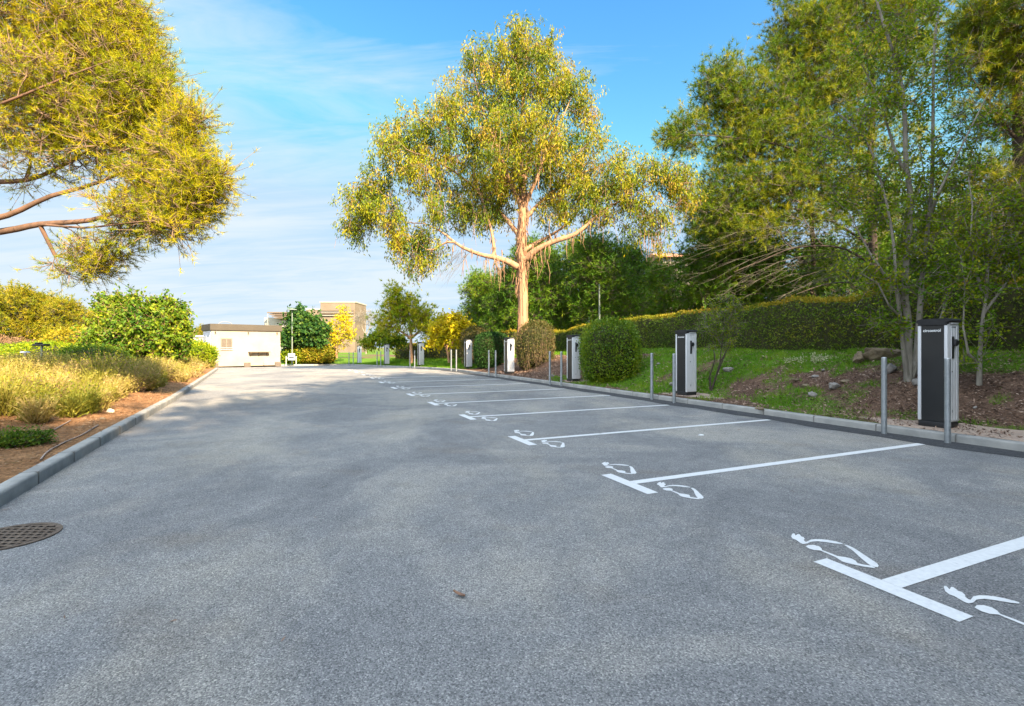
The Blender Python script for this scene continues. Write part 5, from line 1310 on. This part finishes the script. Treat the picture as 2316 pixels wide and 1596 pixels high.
def scrub_clumps():
    rg = np.random.default_rng(93); V1, F1, R1 = [], [], []; o = 0
    n = 760; q, s = scatter_strip(n, 2, 30, .35, 6.2, rg, 'l')
    for k in range(n):
        y = q[k, 1]
        edge = np.interp(y, [9, 13], [.8, .42])+.25*math.sin(y*1.3)+.18*math.sin(y*.53+1)
        if y < 9: edge += (9-y)*.24
        if s[k] < edge: continue
        z = float(left_h(s[k], y, q[k, 0])); near = max(6, math.hypot(q[k, 0], y))
        h = (.38+.42*rg.random())*(1 if s[k] > edge+.6 else .72); R_ = .22+.2*rg.random()
        m = int(np.clip(3400/near, 120, 420)); g = rg.random()
        a = rg.random(m)*2*pi; rr = R_*.5*np.sqrt(rg.random(m)); c = np.stack([q[k, 0]+np.cos(a)*rr, q[k, 1]+np.sin(a)*rr, np.full(m, z-.03)+rg.random(m)*h*.5], 1)
        d = unit(np.stack([np.cos(a)*.5, np.sin(a)*.5, np.full(m, 1.0)], 1)+rg.normal(size=(m, 3))*.33)
        L = h*(.35+.4*rg.random(m)); W = np.full(m, .0011*near+.003)
        V, Fc = blades(c, d, perp(d, rg), L, W); V1.append(V); F1.append(Fc+o); o += len(V); R1.append(np.repeat(np.clip(.25+.6*g+.3*(rg.random(m)-.5), 0, 1), 3))
        # small leaves along the upper half
        mm = m; f = .3+.7*rg.random(mm); j = rg.integers(0, m, mm); lp = c[j]+d[j]*(L[j]*f)[:, None]+rg.normal(size=(mm, 3))*.03
        dd = unit(rg.normal(size=(mm, 3))+np.array([0, 0, .6])); V, Fc2 = blades(lp, dd, perp(dd, rg), np.full(mm, .035+.0012*near), np.full(mm, .0016*near+.006)); V1.append(V); F1.append(Fc2+o); o += len(V); R1.append(np.repeat(np.clip(.1+.6*g+.35*(rg.random(mm)-.3), 0, 1), 3))
    s_ = mesh_np('dry_scrub', np.concatenate(V1), np.concatenate(F1), Lf['scrub'], rnd=np.concatenate(R1)); tag(s_, 'mass of dry straw-coloured scrub along the left verge', None, None, 'stuff')
scrub_clumps()
def shrub(px, yb, d, R_, h, label, m, mat, seed, name='shrub', w=.012, lw=.02, ll=.05):
    rg = np.random.default_rng(seed); x = X(px, d); z = float(lz_at(x, d)) if x < 0 else rz_at(x, d)
    root = empty(name, (x, d, z), label=label, cat='shrub')
    a = rg.random(m)*2*pi; rr = R_*.45*np.sqrt(rg.random(m)); c = np.stack([np.cos(a)*rr, np.sin(a)*rr, -.03+rg.random(m)*h*.25], 1)
    d_ = unit(np.stack([np.cos(a)*rr*1.6, np.sin(a)*rr*1.6, np.full(m, h*.8)], 1)+rg.normal(size=(m, 3))*.3*h); L = h*(.45+.5*rg.random(m))
    V, Fc = tubes(c, c+d_*L[:, None], np.full(m, w*.35), np.full(m, w*.12), 3); mesh_np('stems', V, Fc, B_['twig'], root)
    k = 12; j = np.repeat(np.arange(m), k); f = .3+.7*rg.random(len(j)); lp = c[j]+d_[j]*(L[j]*f)[:, None]+rg.normal(size=(len(j), 3))*.025
    dd = unit(d_[j]*.7+rg.normal(size=(len(j), 3))*.7); V, Fc = diamonds(lp, dd, perp(dd, rg), ll*(.6+.8*rg.random(len(j))), np.full(len(j), lw))
    mesh_np('foliage', V, Fc, Lf[mat], root, rnd=np.repeat(np.repeat(rg.random(m)*.5, k)+.5*rg.random(len(j)), 4))
    return root
shrub(240, 905, 13, .75, .95, 'upright green shrub in the middle of the dry scrub', 260, 'scrubg', 1)
shrub(290, 915, 12.6, .8, .75, 'grey-green rounded shrub at the edge of the earth just right of the upright green one', 260, 'scrub', 2)
shrub(155, 955, 9.2, .55, .55, 'yellow-green rounded shrub, right of the two at the scrub edge near the cables', 300, 'scrubg', 3, lw=.014, ll=.035)
shrub(90, 965, 8.7, .6, .62, 'tall yellow-green shrub, left of the two at the scrub edge near the cables', 320, 'scrubg', 4, lw=.014, ll=.035)
shrub(15, 975, 8.2, .6, .66, 'yellow-green shrub cut by the left edge of the photo', 320, 'scrubg', 5, lw=.014, ll=.035)
shrub(350, 880, 16.5, .8, .75, 'straw-coloured shrub halfway along the left kerb', 240, 'scrub', 6)
shrub(420, 850, 22, .9, .8, 'straw-coloured shrub near the far end of the left kerb', 240, 'scrub', 7)
shrub(30, 1062, 5.9, .5, .22, 'low dark green leafy plant behind the nearest part of the left kerb', 330, 'green', 8, name='ground_plant', lw=.02, ll=.035)
Lf['pale'] = leafmat('pale_weed_heads', [(.3, .34, .16), (.5, .5, .3), (.6, .58, .4)], .3)
shrub(1830, 793, 12.0, .9, .26, 'cluster of small pale weeds flowering at the foot of the hedge', 46, 'pale', 9, name='pale_weeds', lw=.02, ll=.05)

# ------------------------------------------------------------ rocks, cables, small bits
def rock(px, py, d, sx, sy, sz, label, mat='rock', seed=1, rz=0, sink=.35):
    rg = np.random.default_rng(seed); bm = bmesh.new(); bmesh.ops.create_icosphere(bm, subdivisions=4, radius=1)
    V = np.array([v.co[:] for v in bm.verts]); Fc = np.array([[v.index for v in f.verts] for f in bm.faces]); bm.free()
    if py > 0: d = on_bank(px, py) or d
    for _ in range(13):
        nn = unit(rg.normal(size=3)); t = .5+.35*rg.random(); dt = V@nn; V = V-np.outer(np.maximum(dt-t, 0), nn)
    V *= (1+.45*(fbm(V[:, 0]*1.5+5, V[:, 1]*1.5+V[:, 2]*1.3, 2.6, seed)-.5))[:, None]
    V = V*np.array([sx, sy, sz]); x = X(px, d); z = rz_at(x, d) if x > -3 else float(lz_at(x, d)); c, s = cos(rz), sin(rz); V = np.stack([V[:, 0]*c-V[:, 1]*s, V[:, 0]*s+V[:, 1]*c, V[:, 2]+sz*(1-2*sink)*.9], 1)
    o = mesh_np('rock', V, Fc, M[mat], smooth=True); o.location = (x, d, z)
    return tag(o, label, 'rock', 'stones lying on the banks')
rock(1988, 812, 9.9, .56, .28, .20, 'large tan boulder lying on the bank at the foot of the slender tree', 'rock', 1, .1, .3)
rock(1942, 820, 9.7, .15, .14, .17, 'rounded end stone against the left end of the large tan boulder', 'rock', 21, .4, .25)
rock(2016, 842, 9.1, .17, .13, .13, 'grey stone behind the left bollard of the nearest pair', 'rock_pale', 2, .3, .3)
rock(2076, 872, 8.6, .10, .1, .10, 'small round stone just left of the nearest charging station', 'rock_pale', 3, 0, .3)
rock(1648, 838, 10.9, .22, .14, .10, 'flat grey stone behind the thin bare shrub', 'rock_pale', 4, .3, .35)
rock(1884, 880, 9.2, .15, .11, .10, 'pale upright stone in the middle of the earth slope', 'rock_pale', 5, .4, .3)
rock(1836, 896, 9.0, .12, .09, .08, 'small pale stone at the foot of the earth slope', 'rock_pale', 6, 1.2, .35)
rock(1912, 864, 9.6, .15, .09, .05, 'flat tan stone on the earth slope below the boulder', 'rock', 7, .2, .4)
rock(1800, 862, 9.9, .15, .09, .05, 'flat tan stone on the left of the earth slope', 'rock', 8, .6, .4)
rock(1822, 876, 9.6, .08, .07, .06, 'dull brown stone between the slope stones', 'rock', 9, 0, .35)
rock(1845, 852, 9.6, .12, .06, .04, 'thin flat stone high on the earth slope', 'rock_pale', 22, .4, .4)
rock(1862, 838, 9.6, .10, .05, .04, 'small grey stone highest on the earth slope', 'rock_pale', 23, .9, .4)
rock(1522, 872, 11.9, .12, .08, .08, 'pale stone just left of the second charging station', 'rock_pale', 10, .7, .3)
rock(1489, 824, 13.6, .10, .07, .05, 'tiny pale stone up on the grass left of the second charging station', 'rock_pale', 11, .7, .3)
rock(1248, 852, 18.4, .25, .1, .07, 'flat pale stone between two charging stations below the dry bush', 'rock_pale', 12, .9, .3)
rock(2205, 925, 7.75, .05, .04, .03, 'small pale stone on bare earth right of the nearest charging station', 'rock_pale', 13, .9, .3)
rock(1718, 926, 8.95, .10, .05, .035, 'small orange-tinted stone just behind the kerb', 'rock', 14, .2, .3)
rock(251, 932, 10.6, .075, .06, .05, 'white stone on the red earth of the left verge', 'rock_white', 15, .5, .3)
rock(233, 948, 10.1, .06, .05, .03, 'smaller pale stone in front of the white one on the left verge', 'rock', 16, .5, .3)
# white pebble on the bay, curled leaf on the asphalt
q = G(1586, 984); o = MB().cyl((0, 0, 0), (0, 0, .012), .04, .03, 12).build('white_pebble', M['paint'], None, True, (q[0], q[1], .002)); tag(o, 'small round white pebble on the second empty bay', 'spot')
def curled_leaf():
    q = G(1037, 1351); rg = np.random.default_rng(3); V = []; n = 12
    for i in range(n):
        t = i/(n-1); w = .011*math.sin(pi*t)**.7+.001; x = (t-.5)*.085
        for s in (-1, 0, 1): V.append((x, s*w+.012*math.sin(t*2.5), .004+.010*(abs(s))+.012*(t-.5)**2*4))
    i = np.arange(n-1)[:, None]*3+np.arange(2)[None]
    o = mesh_np('dry_leaf', np.array(V), np.stack([i, i+1, i+4, i+3], 2).reshape(-1, 4), surf('dry_leaf', (.28, .16, .1), (.14, .08, .06), 30, .7), smooth=True)
    o.location = (q[0], q[1], .002); o.rotation_euler = (0, 0, -.75); tag(o, 'single curled brown leaf lying on the open asphalt', 'leaf')
curled_leaf()
def cable(pts, label, r=.008, name='cable'):
    W = []
    for px, py in pts:
        # march along the ray to the verge surface
        d = 5.0
        for _ in range(60):
            x = X(px, d); z = float(lz_at(x, d))
            d2 = F*(EYE-z)/(py-HY); d = d*.6+d2*.4
        W.append((X(px, d), d, float(lz_at(X(px, d), d))+.012))
    Q = spline(W, 40); V, Fc = tubes(Q[:-1], Q[1:], np.full(39, r), np.full(39, r), 6)
    o = mesh_np(name, V, Fc, M['cable'], smooth=True); tag(o, label, 'cable', 'irrigation cables on the left verge')
M['cable'] = surf('pale_grey_cable', (.42, .33, .28), (.3, .23, .2), 10, .8)
cable([(92, 1042), (110, 1022), (150, 1000), (185, 985), (222, 963)], 'pale cable lying on the earth closest to the left kerb')
cable([(30, 1012), (70, 998), (110, 980), (160, 952)], 'pale cable lying on the earth nearer the scrub')
# loose twigs and leaves on the asphalt edge
def road_litter():
    rg = np.random.default_rng(8); n = 420
    t = rg.random(n); y = -1+30*t; xr = np.interp(y, r_up[:, 1], r_up[:, 0]); xl = np.interp(y, l_up[:, 1], l_up[:, 0]); 
    f = np.where(rg.random(n) < .4, rg.random(n)**3*.25, np.where(rg.random(n) < .5, 1-rg.random(n)**3*.2, rg.random(n)))
    x = xl+(xr-xl)*(.01+.98*f); p = np.stack([x, y, gz(y)+.006], 1); d = unit(rg.normal(size=p.shape)*np.array([1, 1, .1])); sd = np.cross(d, np.array([0, 0, 1.0]))
    V, Fc = diamonds(p, d, sd, .02+.05*rg.random(n)**2, .006+.014*rg.random(n)); l = mesh_np('road_litter', V, Fc, Lf['litter'], rnd=np.repeat(rg.random(n), 4)); tag(l, 'tiny scattered leaves and grit on the asphalt', None, None, 'stuff')
road_litter()

# trees outside the frame (behind the eye and to the right) that shade the car park
SG = 'trees behind the photographer that shade the car park'
for k, (x, y, s, rz) in enumerate(SHADE):
    src = (PC, PA)[k % 2]
    z = rz_at(x, y)-.2 if x > 5 else -.1
    place(src, (x, y, z), rz, s, 'tall pine outside the photo shading the car park', SG)
# ------------------------------------------------------------ camera, sun, sky
cam = bpy.data.cameras.new('camera'); co = bpy.data.objects.new('camera', cam); COL.objects.link(co); SC.camera = co
co.location = (0, 0, EYE); co.rotation_euler = (radians(90), 0, 0)
cam.sensor_width = 36; cam.lens = 36*F/2315.0; cam.shift_y = -(798-HY)/2315.0; cam.shift_x = 0
cam.clip_start = .05; cam.clip_end = 3000
EL = radians(SUN_EL); sd = np.array([SUN_DIR[0], SUN_DIR[1]]); sd = sd/np.linalg.norm(sd)
s3 = Vector((sd[0]*cos(EL), sd[1]*cos(EL), sin(EL)))
sun = bpy.data.lights.new('sun', 'SUN'); sun.energy = SUN_E; sun.angle = radians(.53); sun.color = (1.0, .80, .54)
so = bpy.data.objects.new('sun', sun); COL.objects.link(so); so.rotation_euler = s3.to_track_quat('Z', 'Y').to_euler(); so.location = (0, 0, 30)
w = bpy.data.worlds.new('World'); SC.world = w; w.use_nodes = True
nt = w.node_tree; nt.nodes.clear(); ls = nt.links
out = nd(nt, 'ShaderNodeOutputWorld'); bg = nd(nt, 'ShaderNodeBackground'); ls.new(bg.outputs[0], out.inputs[0])
sky = nd(nt, 'ShaderNodeTexSky'); sky.sky_type = 'NISHITA'; sky.sun_disc = False; sky.sun_elevation = EL
sky.sun_rotation = math.atan2(sd[0], sd[1]); sky.altitude = 50; sky.air_density = 1.0; sky.dust_density = .6; sky.ozone_density = 2.0
hs = nd(nt, 'ShaderNodeHueSaturation'); hs.inputs['Saturation'].default_value = 1.32; hs.inputs['Hue'].default_value = .503; ls.new(sky.outputs[0], hs.inputs['Color'])
cap = nd(nt, 'ShaderNodeMix'); cap.data_type = 'RGBA'; cap.blend_type = 'DARKEN'; cap.inputs[0].default_value = 1; cap.inputs[7].default_value = (*SKY_CAP, 1); ls.new(hs.outputs[0], cap.inputs[6])
tc = nd(nt, 'ShaderNodeTexCoord'); sep = nd(nt, 'ShaderNodeSeparateXYZ'); ls.new(tc.outputs['Generated'], sep.inputs[0])
# clouds on a flat high layer: divide the direction by its height
zc = math_n(nt, 'ADD', math_n(nt, 'MAXIMUM', sep.outputs[2], .0), .12)
cx_ = math_n(nt, 'DIVIDE', sep.outputs[0], zc); cy_ = math_n(nt, 'DIVIDE', sep.outputs[1], zc)
cb = nd(nt, 'ShaderNodeCombineXYZ'); ls.new(cx_, cb.inputs[0]); ls.new(cy_, cb.inputs[1])
mp = nd(nt, 'ShaderNodeMapping'); mp.inputs['Scale'].default_value = (.55, 1.0, 1); mp.inputs['Rotation'].default_value = (0, 0, .5); mp.inputs['Location'].default_value = (.3, 1.4, 0); ls.new(cb.outputs[0], mp.inputs[0])
n1 = nd(nt, 'ShaderNodeTexNoise'); n1.inputs['Scale'].default_value = .55; n1.inputs['Detail'].default_value = 7; n1.inputs['Roughness'].default_value = .58; n1.inputs['Distortion'].default_value = .5; ls.new(mp.outputs[0], n1.inputs['Vector'])
# thicker haze of cloud to the left (-x) and low down
bias = math_n(nt, 'MULTIPLY', sep.outputs[0], -.33)
low = math_n(nt, 'MULTIPLY', math_n(nt, 'SUBTRACT', .34, sep.outputs[2]), .55)
back = math_n(nt, 'MULTIPLY', math_n(nt, 'MAXIMUM', math_n(nt, 'MULTIPLY', sep.outputs[1], -1.0), 0.0), .3)  # extra cloud behind the camera, unseen, added as fill for the shaded lot
v = math_n(nt, 'ADD', math_n(nt, 'ADD', math_n(nt, 'ADD', n1.outputs[0], bias), low), back)
mp2 = nd(nt, 'ShaderNodeMapping'); mp2.inputs['Scale'].default_value = (.8, 3.0, 1); mp2.inputs['Rotation'].default_value = (0, 0, .9); ls.new(cb.outputs[0], mp2.inputs[0])
n2 = nd(nt, 'ShaderNodeTexNoise'); n2.inputs['Scale'].default_value = 1.3; n2.inputs['Detail'].default_value = 8; n2.inputs['Roughness'].default_value = .62; n2.inputs['Distortion'].default_value = .8; ls.new(mp2.outputs[0], n2.inputs['Vector'])
wisp = math_n(nt, 'MULTIPLY', math_n(nt, 'SUBTRACT', n2.outputs[0], .5), .75)
high = math_n(nt, 'MULTIPLY', math_n(nt, 'MAXIMUM', math_n(nt, 'SUBTRACT', sep.outputs[2], .62), 0.0), 1.6)  # extra cloud overhead, out of view, added for more fill
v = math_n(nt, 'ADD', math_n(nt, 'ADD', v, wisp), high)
cr = ramp(nt, v, [(.46, (0, 0, 0)), (.82, (1, 1, 1))])
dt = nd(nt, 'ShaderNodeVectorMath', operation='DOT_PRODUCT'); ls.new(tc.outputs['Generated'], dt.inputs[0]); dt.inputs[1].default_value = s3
glow = math_n(nt, 'MAXIMUM', dt.outputs['Value'], 0.0); glow = math_n(nt, 'MULTIPLY_ADD', glow, CLOUD_FILL); nt.nodes[-1].inputs[2].default_value = 1.0  # clouds boosted towards the sun to lift the shadows
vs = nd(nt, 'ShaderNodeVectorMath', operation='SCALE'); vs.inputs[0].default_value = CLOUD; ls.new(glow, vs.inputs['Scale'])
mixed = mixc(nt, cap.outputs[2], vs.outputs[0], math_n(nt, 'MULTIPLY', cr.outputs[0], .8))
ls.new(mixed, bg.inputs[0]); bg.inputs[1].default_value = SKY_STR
SC.view_settings.view_transform = 'Standard'; SC.view_settings.look = 'None'; SC.view_settings.exposure = EXPO; SC.view_settings.gamma = 1
SC.view_settings.use_curve_mapping = False
SC.render.engine = 'CYCLES'; SC.cycles.max_bounces = 8; SC.cycles.transparent_max_bounces = 4
